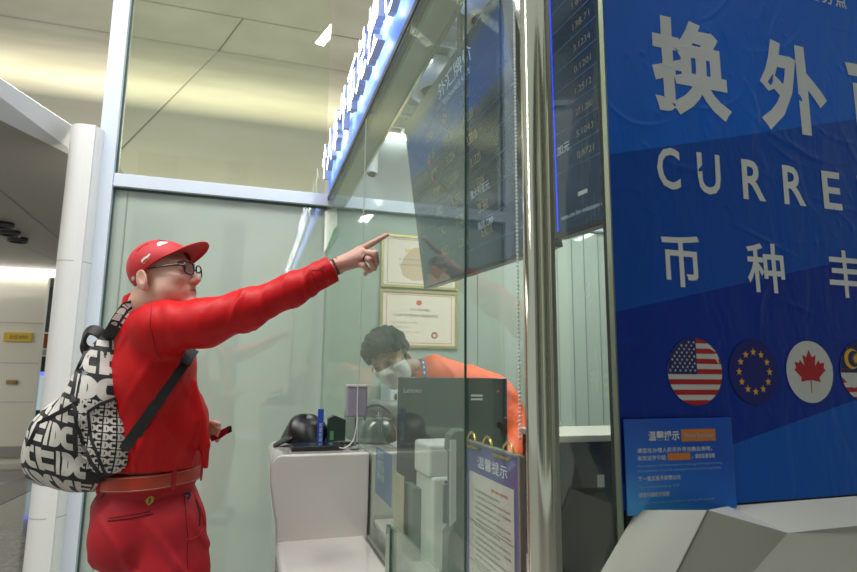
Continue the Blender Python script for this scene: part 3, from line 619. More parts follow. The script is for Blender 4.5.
# dark glossy kettle behind
kt = empty('dark_kettle', (.62, 2.72, 1.056), 'rounded dark glossy kettle standing on the desk left of the monitor', 'kettle')
kc = V(.585, 2.70, 1.056); kg = mat('smoked_glaze', (.10, .13, .12), .06, coat=1.0)
m = MB(); m.lathe([(0, 0), (.085, 0), (.095, .01), (.092, .05), (.075, .095), (.05, .112), (0, .115)], kc, 40); m.build('body', kg, kt)
m = MB(); m.tube(smooth([kc+V(-.06, -.02, .10), kc+V(-.07, -.02, .15), kc+V(.0, -.02, .17), kc+V(.06, -.02, .13), kc+V(.075, -.02, .08)]), .006, 10); m.build('handle', kg, kt)
m = MB(); m.lathe([(0, 0), (.03, 0), (.03, .006), (.008, .010), (.010, .022), (0, .026)], kc+V(0, 0, .113), 24); m.build('lid', kg, kt)

# ---- monitor seen from behind
mn = empty('computer_monitor', (.92, 1.95, .8), 'large dark computer monitor seen from behind with small white brand lettering', 'monitor')
a_ = on(398, 377, 1, 2.02); b_ = on(507, 373, 1, 1.90); YM0, YM1 = 2.02, 1.90
zt, zb = float(a_[2]), float(on(398, 500, 1, 2.02)[2]); bx = mat('monitor_back', (.035, .042, .042), .16, coat=.7)
xdm = V(b_[0]-a_[0], YM1-YM0, 0); WM = np.linalg.norm(xdm); xdm /= WM; ndm = V(xdm[1], -xdm[0], 0)
m = MB(); z0_ = zb; m.prism([V(a_[0], YM0, z0_), V(b_[0], YM1, z0_), V(b_[0], YM1, zt), V(a_[0], YM0, zt)], -ndm*.045); m.build('back_shell', bx, mn, bevel=.004)
om = V(a_[0], YM0, 0)
m = MB(); put_text(m, 'Lenovo', om+xdm*.022+ndm*.001+ZD*(zt-.055), xdm, ZD, .017, w=.062); m.build('brand_lettering', lt, mn); m = MB()
for k in range(2): put_text(m, '▬', om+xdm*.262+ndm*.001+ZD*(zt-.066-k*.013), xdm, ZD, .007, w=.042)
m.build('label_lines', lt, mn); m = MB(); put_text(m, '▲', om+xdm*(WM-.04)+ndm*.001+ZD*(zt-.05), xdm, ZD, .010, w=.013); m.build('red_mark', redm, mn)
m = MB(); mc = om+xdm*(WM*.5)-ndm*.03; m.box((mc[0]-.03, mc[1]-.012, .80), (mc[0]+.03, mc[1]+.012, zb+.05)); m.build('neck', bx, mn)
m = MB(); m.box((mc[0]-.10, mc[1]-.09, .80), (mc[0]+.10, mc[1]+.07, .81)); m.build('foot', bx, mn, bevel=.003)
# ---- printer
pz = empty('document_scanner', (.72, 1.75, .8), 'white desktop document scanner standing in front of the monitor', 'scanner')
u0, u1 = on(426, 478, 1, 1.72), on(455, 443, 1, 1.72)
m = MB(); m.box((u0[0], 1.70, u0[2]), (u1[0]+.03, 1.86, u1[2])); m.build('upper_cover', M['white'], pz, bevel=.012, seg=3)
l0, l1 = on(431, 522, 1, 1.71), on(458, 476, 1, 1.71)
m = MB(); m.box((l0[0]-.004, 1.69, .80), (l1[0]+.03, 1.87, l1[2]+.002)); m.build('body', M['white'], pz, bevel=.012, seg=3)
m = MB(); m.box((l0[0]+.03, 1.682, l0[2]), (l1[0]+.02, 1.695, l1[2]-.02)); m.build('feed_slot', mat('slot_grey', (.09, .12, .14), .3), pz, bevel=.003)
m = MB(); m.box((l0[0]+.035, 1.686, l1[2]-.015), (l1[0]-.01, 1.691, l1[2]-.008)); m.build('logo_plate', mat('plate_blue', (.05, .12, .30), .4), pz)
m = MB()
for k in range(2): m.tube(smooth([(.655, 1.95, .94+.03*k), (.668, 1.90, .95+.02*k), (.69, 1.80, .90), (.70, 1.76, .83), (.705, 1.74, .805)]), .003, 8)
o = m.build('white_cable', wc); tag(o, 'white cables drooping beside the document scanner', 'cable')
# grey office terminal left of the printer
gt = empty('grey_card_terminal', (.6, 1.85, .8), 'sloping dark grey card terminal on the work desk left of the scanner', 'terminal')
h0, h1, h2 = on(407, 488, 1, 1.80), on(436, 530, 1, 1.80), on(404, 535, 1, 1.80)
m = MB(); m.prism([V(h0[0]+.02, 1.80, h0[2]), V(h0[0]+.05, 1.80, h0[2]-.005), V(h1[0]+.012, 1.80, .82), V(h1[0]+.012, 1.80, .80), V(h0[0]+.02, 1.80, .80)], (0, .12, 0)); m.build('body', M['greyplas'], gt, bevel=.003)
m = MB(); 
sa, sb = V(h0[0]+.05, 1.798, h0[2]-.015), V(h1[0]-.0, 1.798, .83)
m.prism([sa+ZD*-.03, sb+ZD*-.006, sb+ZD*-.002, sa+ZD*-.022], (0, .004, 0)); m.build('trim_line', bx, gt)
# upright grey display stand with white edge strip, close behind the joint
ds = empty('upright_scanner_stand', (.55, 1.4, .8), 'tall grey upright device with white edge strip beside the dark glass joint', 'device')
k0, k1 = on(450, 572, 1, 1.42), on(463, 430, 1, 1.42)
m = MB(); m.prism([(k0[0]-.006, 1.42, .80), (k1[0]+.012, 1.42, .80), (k1[0]+.012, 1.42, k1[2]), (k0[0]+.016, 1.42, k1[2]), (k0[0]+.002, 1.42, k1[2]-.012), (k0[0]-.002, 1.42, k1[2]-.05), (k0[0]+.008, 1.42, k1[2]-.06), (k0[0]+.008, 1.42, k1[2]-.24), (k0[0]-.004, 1.42, k1[2]-.255)], (0, .05, 0)); m.build('body', mat('stand_grey', (.08, .10, .09), .35), ds, bevel=.003)
w0, w1 = on(450, 525, 1, 1.415), on(457, 440, 1, 1.415)
m = MB(); m.prism([(w0[0], 1.414, w0[2]-.004), (w1[0]-.002, 1.414, w0[2]+.010), (w1[0]-.002, 1.414, w1[2]), (w0[0], 1.414, w1[2])], (0, .005, 0)); m.build('edge_strip', mat('strip_white', (.75, .8, .78), .4), ds)
# white storage cupboard against the rear wall
cu = empty('white_cupboard', (1.0, YW-.2, 0), 'white cupboard with dark oval handles far behind the monitor', 'cupboard')
v0, v1 = on(388, 440, 1, 3.9), on(420, 378, 1, 3.9)
m = MB(); m.box((v0[0], 3.9, 0), (v1[0]+.5, YW-.03, v1[2])); m.build('body', M['frame'], cu)
m = MB()
for X in (v0[0]+.006, v0[0]+.078): m.box((X, 3.885, .04), (X+.062, 3.9, v1[2]-.01))
m.build('door', M['frame'], cu, bevel=.002)
for X in (v0[0]+.045, v0[0]+.090):
    for py in (397, 419):
        zz = float(on(390, py, 1, 3.88)[2]); m = MB(); m.lathe([(0, -.001), (.010, -.001), (.010, .004), (0, .004)], (0, 0, 0), 16, M=Matrix.Translation((X, 3.884, zz)) @ Matrix.Rotation(PI/2, 4, 'X') @ Matrix.Scale(2.4, 4, (0, 1, 0))); m.build('handle', M['black'], cu)
# office chair back
ch = empty('office_chair', (.75, 3.2, 0), 'dark office chair seen between the kettle and the monitor', 'chair')
cc_ = on(385, 425, 1, 3.1); m = MB(); m.lathe([(0, 0), (.14, 0), (.17, .03), (.17, .16), (.13, .21), (0, .215)], (0, 0, 0), 32, M=Matrix.Translation((cc_[0]-.05, 3.12, cc_[2]-.08)) @ Matrix.Scale(.3, 4, (0, 1, 0))); m.build('backrest', M['greyplas'], ch)
m = MB(); m.box((cc_[0]-.25, 3.05, .45), (cc_[0]+.13, 3.5, .53)); m.build('seat', M['greyplas'], ch, bevel=.03, seg=3)
m = MB(); m.tube([(cc_[0]-.06, 3.15, .5), (cc_[0]-.06, 3.13, cc_[2]-.02)], .02); m.tube([(cc_[0]-.06, 3.27, .08), (cc_[0]-.06, 3.27, .46)], .03); m.build('column', M['black'], ch)
for k in range(5):
    a = k*2*PI/5; m = MB(); m.tube([(cc_[0]-.06, 3.27, .10), (cc_[0]-.06+.28*math.cos(a), 3.27+.28*math.sin(a), .05)], [.025, .015]); m.lathe([(0, -.02), (.03, -.02), (.03, .02), (0, .02)], (cc_[0]-.06+.28*math.cos(a), 3.27+.28*math.sin(a), .03), 14, M=Matrix.Rotation(PI/2, 4, 'X')); m.build('leg', M['black'], ch)

# ---- notices on the glass
fl_ = XG-.0012
def gnote(name, lab, px0, py0, px1, py1, mt, pm, lines, X=None):
    X = X or (XG+.0092); a = on(px0, py0, 0, X); b = on(px1, py1, 0, X)
    n = empty(name, (X, float(a[1]), float(b[2])), lab, 'notice'); zt_, zb_ = float(a[2]), float(b[2])
    m = MB(); m.box((X, b[1], zb_), (X+.0012, a[1], zt_)); m.build('sheet', mt, n)
    m = MB()
    for (u, v, h, w_, tx) in lines: put_text(m, tx, (X-.0006, float(a[1])-u*float(a[1]-b[1]), zb_+v*(zt_-zb_)), (0, -1, 0), (0, 0, 1), h, w=w_)
    m.build('print', pm, n); return n
gnote('blue_sticker', 'pale blue sticker with white characters on the glass above the shelf joint', 376, 446, 391, 508, mat('sticker_blue', (.10, .22, .45), .4), lt, [(.15, .80, .03, .10, '提示'), (.12, .52, .045, .13, '排队'), (.12, .34, .03, .13, '等候')])
gnote('cream_sticker', 'cream and pale paper notice on the glass right of the blue sticker', 394, 470, 403, 545, mat('sticker_cream', (.50, .45, .32), .5), mat('sticker_print', (.45, .34, .12), .5), [(.15, .75, .04, .06, '公告'), (.15, .55, .03, .06, '客户')])
# short glass divider on the shelf with green edge
gd = empty('glass_divider', (XG-.02, 1.75, .736), 'low glass divider with dark green edge standing on the white shelf', 'glass pane')
e0 = on(388, 560, 0, XG-.022); zt_ = float(on(388, 524, 0, XG-.022)[2])
m = MB(); m.box((XG-.026, 1.35, .736), (XG-.018, e0[1]-.05, zt_+.02)); m.build('pane', glass('divider_glass', (.88, .95, .9), .06, (.6, .7, .64), .05, .5), gd)
m = MB(); m.box((XG-.030, e0[1]-.05, .736), (XG-.016, e0[1]+.004, zt_)); m.build('green_edge', mat('green_glass_edge', (.01, .10, .05), .2, coat=.8), gd)

# ---- flip notice with rings in front of the clear pane
XN = XG+.022
r0_, r1_ = on(467, 440, 0, XN), on(521, 440, 0, XN); yA, yB_ = float(r0_[1]), float(on(519, 450, 0, XN)[1]); zT = float(on(467, 441, 0, XN)[2]); zB = .83
fn = empty('ring_bound_notice', (XN, (yA+yB_)/2, zB), 'ring bound purple framed notice with white page hung beside the steel pole', 'notice')
m = MB(); m.box((XN, yB_, zB), (XN+.006, yA, zT)); m.build('cover', mat('notice_cover', (.10, .10, .26), .3, coat=.3), fn)
m = MB(); m.box((XN-.003, yB_-.008, zB-.004), (XN+.009, yB_, zT+.002)); m.box((XN-.003, yB_, zT), (XN+.009, yA, zT+.004)); m.build('acrylic_edge', mat('acrylic_grey', (.20, .21, .18), .25), fn)
pw = yA-yB_
m = MB(); m.box((XN-.0015, yB_+.08*pw, zB), (XN, yA-.07*pw, zT-.065)); m.build('page', mat('page_paper', (.50, .50, .44), .5, var=(3, (.52, .46, .46))), fn)
m = MB(); T = lambda b, u, z, h, w_, mi=0: put_text(m, b, (XN-.0022, yA-u*pw, z), (0, -1, 0), (0, 0, 1), h, w=w_*pw, mi=mi)
T('温馨提示', .26, zT-.05, .026, .56, 0)
T('重要说明', .52, zT-.088, .006, .3, 2)
for k in range(26): T(['一、请您妥善保管好随身物品及兑换水单', '二、兑换前请出示护照或其他有效证件', '三、如有疑问请咨询柜台工作人员谢谢'][k % 3], .13, zT-.103-k*.0125, .0052, .74 if k % 3 else .55, 1)
for k in (5.4, 12.3, 19.4): m.box((XN-.0024, yB_+.08*pw, zT-.103-k*.0125), (XN-.0016, yA-.07*pw, zT-.1022-k*.0125), 1)
m.build('print', [lt, mat('print_grey', (.12, .12, .12), .5), mat('print_red', (.5, .08, .05), .5)], fn)
brass = mat('brass_ring', (.75, .55, .12), .2, 1.0)
for u in (.08, .42, .80):
    yy = yA-u*pw; m = MB(); m.tube([(XN+.003, yy+.026*math.cos(a), zT-.002+.024*math.sin(a)) for a in np.linspace(-.5, PI+.5, 22)], .0028, 10); m.build('binder_ring', brass, fn)
for u in (.03, .58): m = MB(); m.box((XN-.004, yA-(u+.28)*pw, zT-.012), (XN-.0005, yA-u*pw, zT-.006)); m.build('brass_clip', brass, fn)

# ---- ball chain blind cords
def chain(lab, px, p0y, p1y, Y, dx=0):
    b = on(px+dx, p1y, 1, Y); a = on(px, p0y, 1, Y) if dx else V(b[0], b[1], 3.22); n = int(np.linalg.norm(a-b)/.009); m = MB()
    for k in range(n):
        p = a+(b-a)*k/n; r = .0036; m.lathe([(0, -r), (r*.7, -r*.7), (r, 0), (r*.7, r*.7), (0, r)], p, 8)
    m.tube([a, b], .0008, 6); o = m.build('ball_chain', M['white']); tag(o, lab, 'chain')
chain('white ball chain hanging beside the orange sleeve left of the pole', 520, 250, 442, 1.18)
chain('white ball chain hanging right of the pole in front of the black cabinet', 556, 441, 600, 1.717, 3)

# ---- ceiling devices and wall camera
for (px, py, r, lab) in ((438, 92, .19, 'round white ceiling cassette unit partly behind the large screen edge'), (490, 22, .17, 'round white ceiling cassette unit nearest above the dark screens')):
    c = on(px, py, 2, 3.10); e_ = empty('ceiling_cassette', tuple(c), lab, 'ceiling unit')
    m = MB(); m.lathe([(0, .12), (r, .12), (r*1.02, .05), (r*.95, .0), (r*.6, -.01), (r*.58, .02), (0, .02)], c, 48); m.build('housing', M['white'], e_)
    m = MB(); m.lathe([(0, .0), (r*.50, .0), (r*.54, .012), (0, .012)], c, 40); m.build('grille', mat('dark_grille', (.08, .09, .08), .5), e_)
for (px, py, L_, lab) in ((440, 64, .34, 'bright ceiling tube light nearer the large screen top'), (397, 137, .26, 'bright ceiling tube light farther back above the grey wall'), ):
    c = on(px, py, 2, 3.20); e_ = empty('tube_light', tuple(c), lab, 'light', 'booth ceiling tubes')
    m = MB(); m.tube([c-XD*L_/2, c+XD*L_/2], .022, 14); m.build('tube', M['tube'], e_)
    m = MB(); m.box((c[0]-L_/2-.02, c[1]-.03, c[2]+.02), (c[0]+L_/2+.02, c[1]+.03, c[2]+.04)); m.build('fitting', M['white'], e_)
c = on(373, 165, 1, 3.9); e_ = empty('security_camera', tuple(c), 'small white security camera pointing down above the frame bar', 'camera')
m = MB(); m.tube([c+V(0, 0, .10), c+V(-.01, -.01, -.07)], [.036, .042], 24); m.build('housing', M['white'], e_)
m = MB(); m.tube([c+V(0, .0, .09), c+V(0.03, .06, .12), c+V(.03, YW+.02-3.9, .12)], .014, 10); m.build('bracket', M['white'], e_)
m = MB(); m.tube([c+V(-.01, -.01, -.071), c+V(-.012, -.012, -.078)], .03, 24); m.build('lens', M['blackgloss'], e_)
# slanting leaflet on the back wall corner
a = [on(325, 211, 1, YW-.01), on(337, 207, 1, YW-.01), on(337, 232, 1, YW-.01), on(324, 252, 1, YW-.01)]
e_ = empty('wall_leaflet', tuple(a[3]), 'narrow slanted white and green leaflet in the corner under the sign', 'leaflet')
m = MB(); m.prism(a, (0, .003, 0)); m.build('sheet', mat('leaflet_white', (.85, .85, .80), .5), e_)
m = MB(); g = [on(334, 229, 1, YW-.012), on(337, 226, 1, YW-.012), on(337, 232, 1, YW-.012), on(326, 250, 1, YW-.012)]; m.prism(g, (0, .001, 0)); m.build('green_stripe', mat('leaflet_green', (.10, .30, .08), .5), e_)

# ---- corridor things at the far left
for i, (px, py) in enumerate(((3, 223), (10, 231), (18, 238))):
    c = on(px, py, 2, 2.859); e_ = empty('downlight', tuple(c), ['round dark ceiling downlight, leftmost of the three in the corridor soffit', 'round dark ceiling downlight, middle of the three in the corridor soffit', 'round dark ceiling downlight, rightmost of the three in the corridor soffit'][i], 'downlight', 'corridor downlights')
    r = .10; m = MB(); m.lathe([(0, -.012), (r*.8, -.012), (r*.86, -.05), (r, -.05), (r, 0), (0, 0)], c, 32); m.build('housing', M['black'], e_)
    m = MB(); m.lathe([(0, -.02), (r*.7, -.02), (r*.7, -.014), (0, -.014)], c, 28); m.build('lens', mat('lamp_lens', (.5, .5, .45), .3), e_)
def wallbox(name, lab, cat, x0, y0, x1, y1, mt, Y=9.96, extra=None):
    a, b = on(x0, y0, 1, Y), on(x1, y1, 1, Y); e_ = empty(name, (float(a[0]), Y, float(b[2])), lab, cat)
    m = MB(); m.box((a[0], Y, b[2]), (b[0], Y+.035, a[2])); m.build('plate', mt, e_, bevel=.004)
    if extra:
        m = MB(); put_text(m, extra[0], (float(a[0])+.08, Y-.004, (float(a[2])+float(b[2]))/2-.03), XD, ZD, .06, w=(float(b[0])-float(a[0]))*.65); m.build('lettering', extra[1], e_)
wallbox('yellow_sign', 'small yellow wall sign on the cream panel', 'sign', 4, 332, 31, 342, mat('sign_yellow', (.62, .42, .04), .4), extra=('办公区 OFFICE', mat('sign_dark_text', (.12, .08, .02), .5)))
wallbox('brass_plate', 'tiny brass plate on the cream panel below the yellow sign', 'plate', 6, 380, 16, 384, mat('plate_brass', (.35, .24, .10), .3, .5))
# lit shop front beyond
sf = empty('shop_front', (-2.9, 12.4, 0), 'distant lit shop front with orange header and blue light line', 'shop front')
def sb(name, x0, y0, x1, y1, mt, Y=12.4, t=.05):
    a, b = on(x0, y0, 1, Y), on(x1, y1, 1, Y); m = MB(); m.box((a[0], Y, b[2]), (b[0], Y+t, a[2])); m.build(name, mt, sf)
sb('upper_wall', 34, 276, 66, 333, mat('shop_grey', (.16, .18, .20), .4)); sb('orange_header', 34, 333, 66, 349, mat('shop_orange', (.55, .13, .03), .5))
sb('white_band', 34, 349, 66, 356, M['white']); sb('dark_window', 34, 356, 66, 372, mat('shop_dark', (.05, .07, .09), .2)); sb('blue_light', 34, 372, 66, 376, mat('shop_blue_light', (.1, .1, .9), emit=(.12, .15, 1), es=1.6))
sb('lit_window', 34, 376, 66, 410, mat('shop_window', (.5, .6, .6), .3, emit=(.55, .72, .80), es=.55)); sb('teal_counter', 34, 410, 66, 430, mat('shop_teal', (.02, .13, .18), .4)); sb('plinth', 34, 430, 66, 475, mat('shop_base', (.30, .30, .29), .4))
sb('side_post', 52, 340, 56, 440, M['greyplas'], 12.3)
# ================================================================ people (solid figures grown from smooth distance fields)
f32 = np.float64
def sm(a, b, k):                                   # smooth union
    h = np.clip(.5+.5*(b-a)/k, 0, 1); return b*(1-h)+a*h-k*h*(1-h)
def ssub(a, b, k): return -sm(-a, b, k)            # smooth subtraction b from a
def cone(p, a, b, ra, rb):
    a, b = V(*a), V(*b); ba = b-a; pa = p-a; t = np.clip(pa@ba/(ba@ba), 0, 1)
    return np.linalg.norm(pa-t[:, None]*ba, axis=1)-(ra+(rb-ra)*t)
def ell(p, c, r, R=None):
    q = p-V(*c)
    if R is not None: q = q@R
    r = V(*r); k0 = np.linalg.norm(q/r, axis=1); k1 = np.linalg.norm(q/(r*r), axis=1)+1e-9; return k0*(k0-1)/k1
def rotz(a): c, s = math.cos(a), math.sin(a); return np.array([[c, -s, 0], [s, c, 0], [0, 0, 1.]])
def roty(a): c, s = math.cos(a), math.sin(a); return np.array([[c, 0, s], [0, 1., 0], [-s, 0, c]])
def rotx(a): c, s = math.cos(a), math.sin(a); return np.array([[1., 0, 0], [0, c, -s], [0, s, c]])
def chain_sdf(p, pts, rs, k=.01):
    d = None
    for i in range(len(pts)-1):
        e = cone(p, pts[i], pts[i+1], rs[i], rs[i+1]); d = e if d is None else sm(d, e, k)
    return d
def nets(f, lo, hi, h):
    lo, hi = V(*lo), V(*hi); n = np.ceil((hi-lo)/h).astype(int)+1
    ax = [lo[i]+np.arange(n[i])*h for i in range(3)]
    D = np.empty(tuple(n))
    YY, ZZ = np.meshgrid(ax[1], ax[2], indexing='ij')
    for s in range(0, n[0], 16):
        xs = ax[0][s:s+16]; P = np.empty((len(xs), n[1], n[2], 3)); P[..., 0] = xs[:, None, None]; P[..., 1] = YY; P[..., 2] = ZZ
        D[s:s+16] = f(P.reshape(-1, 3)).reshape(len(xs), n[1], n[2])
    S = D < 0
    cell = np.zeros(tuple(n-1), int); tot = np.zeros(tuple(n-1)+(3,)); cnt = np.zeros(tuple(n-1))
    c = {}
    for i in (0, 1):
        for j in (0, 1):
            for k in (0, 1): c[i, j, k] = D[i:n[0]-1+i, j:n[1]-1+j, k:n[2]-1+k]
    for a in range(3):
        for u in (0, 1):
            for v in (0, 1):
                o0 = [0, 0, 0]; others = [q for q in range(3) if q != a]; o0[others[0]] = u; o0[others[1]] = v; o1 = list(o0); o1[a] = 1
                d0, d1 = c[tuple(o0)], c[tuple(o1)]; x = (d0 < 0) != (d1 < 0)
                t = np.where(x, d0/np.where(x, d0-d1, 1), 0)
                cnt += x
                for q in range(3): tot[..., q] += x*((t if q == a else o0[q]))
    act = cnt > 0; idx = -np.ones(tuple(n-1), int); idx[act] = np.arange(act.sum())
    ii = np.argwhere(act); vs = lo+(ii+tot[act]/cnt[act][:, None])*h
    quads = []
    for a in range(3):
        b_, c_ = (a+1) % 3, (a+2) % 3
        sl0 = [slice(1, n[q]-1) for q in range(3)]; sl0[a] = slice(0, n[a]-1); sl1 = list(sl0); sl1[a] = slice(1, n[a])
        s0, s1 = S[tuple(sl0)], S[tuple(sl1)]; e = np.argwhere(s0 != s1)
        if not len(e): continue
        flip = s0[tuple(e.T)]; e = e+np.array([1 if q != a else 0 for q in range(3)])
        def g(db, dc):
            w = e.copy(); w[:, b_] += db; w[:, c_] += dc; return idx[w[:, 0], w[:, 1], w[:, 2]]
        q = np.stack([g(-1, -1), g(0, -1), g(0, 0), g(-1, 0)], 1); q[~flip] = q[~flip][:, ::-1]; quads.append(q)
    return vs, np.concatenate(quads)
def solid(name, parts, mats, parent=None, matfn=None):
    vs = []; fs = []; o = 0
    for v, q in parts: vs.append(v); fs.append(q+o); o += len(v)
    vs = np.concatenate(vs); fs = np.concatenate(fs)
    me = bpy.data.meshes.new(name); me.vertices.add(len(vs)); me.vertices.foreach_set('co', vs.ravel()); me.loops.add(len(fs)*4); me.loops.foreach_set('vertex_index', fs.ravel())
    me.polygons.add(len(fs)); me.polygons.foreach_set('loop_start', np.arange(len(fs))*4); me.polygons.foreach_set('loop_total', np.full(len(fs), 4)); me.update(calc_edges=True)
    if matfn: me.polygons.foreach_set('material_index', matfn(vs[fs].mean(1)).astype(np.int32))
    o_ = link(name, me, mats, parent, smooth=True); o_['_n'] = 0; del o_['_n']; return o_, vs, fs
def wav(p, s, seed=0):                             # smooth pseudo noise about -1..1
    r = np.random.RandomState(seed); o = 0
    for k in range(5):
        d = r.normal(size=3); d /= np.linalg.norm(d); o = o+np.sin(p@d*s*(1+.37*k)+r.uniform(0, 6)+1.3*np.sin(p@r.normal(size=3)*s*.5+k))/(1+.5*k)
    return o/2.4
def bvh(vs, fs): return BVHTree.FromPolygons([Vector(v) for v in vs], fs.tolist())
def hit(bv, px, py, lift=.003):
    d = Vector(ray(px, py)).normalized(); r = bv.ray_cast(Vector(CAM), d)
    if r[0] is None: return None
    return V(*r[0])+V(*r[1])*lift

skin = mat('skin', (.70, .44, .34), .5, bump=(260, .12, .002), var=(14, (.62, .34, .27)), spec=.4); lips = mat('lips', (.52, .24, .20), .5)
stub = mat('cropped_hair', (.20, .12, .08), .8, bump=(400, .6, .002)); eyew = mat('eye_white', (.62, .58, .55), .2, coat=.6); iris = mat('iris', (.06, .05, .04), .15, coat=1)
skin2 = mat('clerk_skin', (.56, .34, .24), .5)
brow = mat('eyebrow', (.18, .11, .07), .8)

def head_sdf(q, jowl=1.0):
    """q in the head frame: x forward, y left, z up"""
    d = ell(q, (-.008, 0, .030), (.088, .079, .084))
    d = sm(d, ell(q, (.022, 0, -.030), (.070, .063, .082)), .03)
    d = sm(d, ell(q, (.030, 0, -.078), (.052, .052, .036)), .03)
    for s in (-1, 1):
        d = sm(d, ell(q, (.028, s*.036, -.052), (.046, .034*jowl, .044)), .025)
        d = sm(d, ell(q, (.062, s*.036, -.024), (.026, .024, .020)), .02)           # cheek bone
        d = sm(d, ell(q, (.068, s*.028, .030), (.024, .028, .012)), .015)           # brow
    d = sm(d, ell(q, (.010, 0, -.098), (.055, .050, .026)), .03)                      # under the chin
    d = sm(d, ell(q, (.082, 0, -.100), (.022, .026, .020)), .02)                      # chin
    for s in (-1, 1): d = ssub(d, ell(q, (.098, s*.033, .008), (.022, .018, .012)), .010)
    d = sm(d, cone(q, (.084, 0, .014), (.110, 0, -.024), .009, .0125), .012)
    d = sm(d, ell(q, (.110, 0, -.030), (.013, .012, .010)), .006)
    for s in (-1, 1):
        d = sm(d, ell(q, (.099, s*.013, -.034), (.012, .008, .008)), .005)
        d = ssub(d, ell(q, (.105, s*.0075, -.041), (.006, .0035, .004)), .003)
        d = sm(d, ell(q, (.078, s*.032, .008), (.0145, .0150, .0135)), .004)
        d = ssub(d, ell(q, (.094, s*.032, .0075), (.0085, .0120, .0058)), .0015)
        # ear
        R = rotz(s*.35)@roty(-.15)
        e = ell(q, (-.022, s*.085, -.018), (.022, .0085, .035), R); e = ssub(e, ell(q, (-.018, s*.0955, -.012), (.013, .0065, .021), R), .004)
        e = sm(e, ell(q, (-.014, s*.082, -.044), (.009, .007, .011)), .006); e = sm(e, ell(q, (-.012, s*.080, -.006), (.006, .006, .008)), .004)
        d = sm(d, e, .006)
    d = sm(d, ell(q, (.080, 0, -.062), (.018, .034, .024)), .014); d = sm(d, ell(q, (.0905, 0, -.0575), (.0075, .023, .0048)), .005); d = sm(d, ell(q, (.0890, 0, -.069), (.0075, .020, .0055)), .005)
    d = ssub(d, ell(q, (.103, 0, -.063), (.010, .027, .0022)), .0025)
    return d
class Frame:
    def __init__(s, c, f, up, sc): 
        s.c = V(*c); f = V(*f); f /= np.linalg.norm(f); u = V(*up); u = u-f*(u@f); u /= np.linalg.norm(u); l = np.cross(u, f); s.R = np.stack([f, l, u], 1); s.k = sc
    def to(s, P): return (P-s.c)@s.R/s.k
    def out(s, q): return V(*q)@s.R.T*s.k+s.c
def ring(mb, c, ax, R, r, n=32, m_=10, mi=0, sq=1.0):
    c, ax = V(*c), V(*ax); ax = ax/np.linalg.norm(ax); u = np.cross(ax, ZD); u /= np.linalg.norm(u)+1e-9; v = np.cross(ax, u)
    mb.tube([c+R*(math.cos(a)*u+sq*math.sin(a)*v) for a in np.linspace(0, 2*PI, n+1)[:-1]], r, m_, mi, closed=True)

# ---------------------------------------------------------------- the pointing man
az = math.radians(10); FD, LD = V(math.cos(az), math.sin(az), 0), V(-math.sin(az), math.cos(az), 0); RB = rotz(az)
hf = math.radians(-22)
HM = Frame(at(163.0, 277, 1.985), (math.cos(hf), math.sin(hf), .17), (0, 0, 1), 1.08)
neck0, neck1 = HM.out((-.032, 0, -.06)), at(146, 311, 2.03)
shR, elR, wrR = at(166, 327, 1.90), at(248, 309, 1.90), at(337, 266, 1.965)
shL, elL, wrL = at(160, 334, 2.24), at(172, 412, 2.36), at(203, 433, 2.21)
hip = at(147, 520, 2.07); hipR, hipL = hip-LD*.095+FD*.045, hip+LD*.095+FD*.045
kneeR, kneeL = V(hipR[0]+.05, hipR[1]-.03, .50), V(hipL[0]+.02, hipL[1]+.03, .50)
ankR, ankL = V(kneeR[0]-.03, kneeR[1]-.02, .10), V(kneeL[0]-.03, kneeL[1]+.02, .10)
def torso(P, g=0.0):
    d = ell(P, at(153, 372, 2.05), (.142+g, .205+g, .20+g), RB)
    d = sm(d, ell(P, at(161, 428, 2.06), (.158+g, .185+g, .17+g), RB), .06)
    d = sm(d, ell(P, at(150, 468, 2.065), (.166+g, .176+g, .08+g), RB), .05)
    d = sm(d, cone(P, shR+V(-.03, .03, 0), shL, .078+g, .078+g), .07)
    d = sm(d, cone(P, neck1+V(0, 0, -.05), neck1+V(0, 0, .012), .10+g, .072+g), .05)
    return d
handJ = dict(
    w=(337, 266, 1.965), kI=(359.2, 250.2, 1.957), kM=(363, 252.6, 1.944), kR=(361.5, 257, 1.940), kL=(357.5, 263.5, 1.946))
def H_(k): return at(*handJ[k])
def hand_r(P):
    w_ = H_('w'); d = cone(P, at(322, 273, 1.95), w_, .031, .0265)
    for k, r in (('kI', .0140), ('kM', .0150), ('kR', .0155), ('kL', .0150)): d = sm(d, cone(P, w_, H_(k), .023, r), .010)
    F_ = ([(359.2, 250.2, 1.957), (371.5, 243.6, 1.956), (380, 238.8, 1.958), (387.3, 234.9, 1.960)], [.0122, .0105, .0090, .0070]), \
         ([(363, 252.6, 1.944), (375.2, 253.2, 1.925), (376.6, 262.5, 1.935), (374.6, 269, 1.952)], [.0118, .0105, .0092, .0075]), \
         ([(361.5, 257, 1.940), (369.8, 259.8, 1.920), (373, 266.5, 1.932), (370.2, 271.5, 1.950)], [.0113, .0100, .0088, .0073]), \
         ([(357.5, 263.5, 1.946), (364, 265.5, 1.930), (367.6, 270.2, 1.938), (365.4, 274, 1.952)], [.0110, .0098, .0086, .0070])
    for pts, rs in F_:
        d = sm(d, chain_sdf(P, [at(*q) for q in pts], rs, .004), .0035)
    th = chain_sdf(P, [at(341, 261, 1.985), at(353, 254, 2.003), at(364, 253, 1.995), at(371.5, 257, 1.976)], [.019, .0135, .0108, .0085], .006)
    d = sm(d, th, .008)
    for k in ('kI', 'kM', 'kR', 'kL'): d = sm(d, ell(P, H_(k)+V(0, -.003, .003), (.0085, .008, .0085)), .006)
    return d
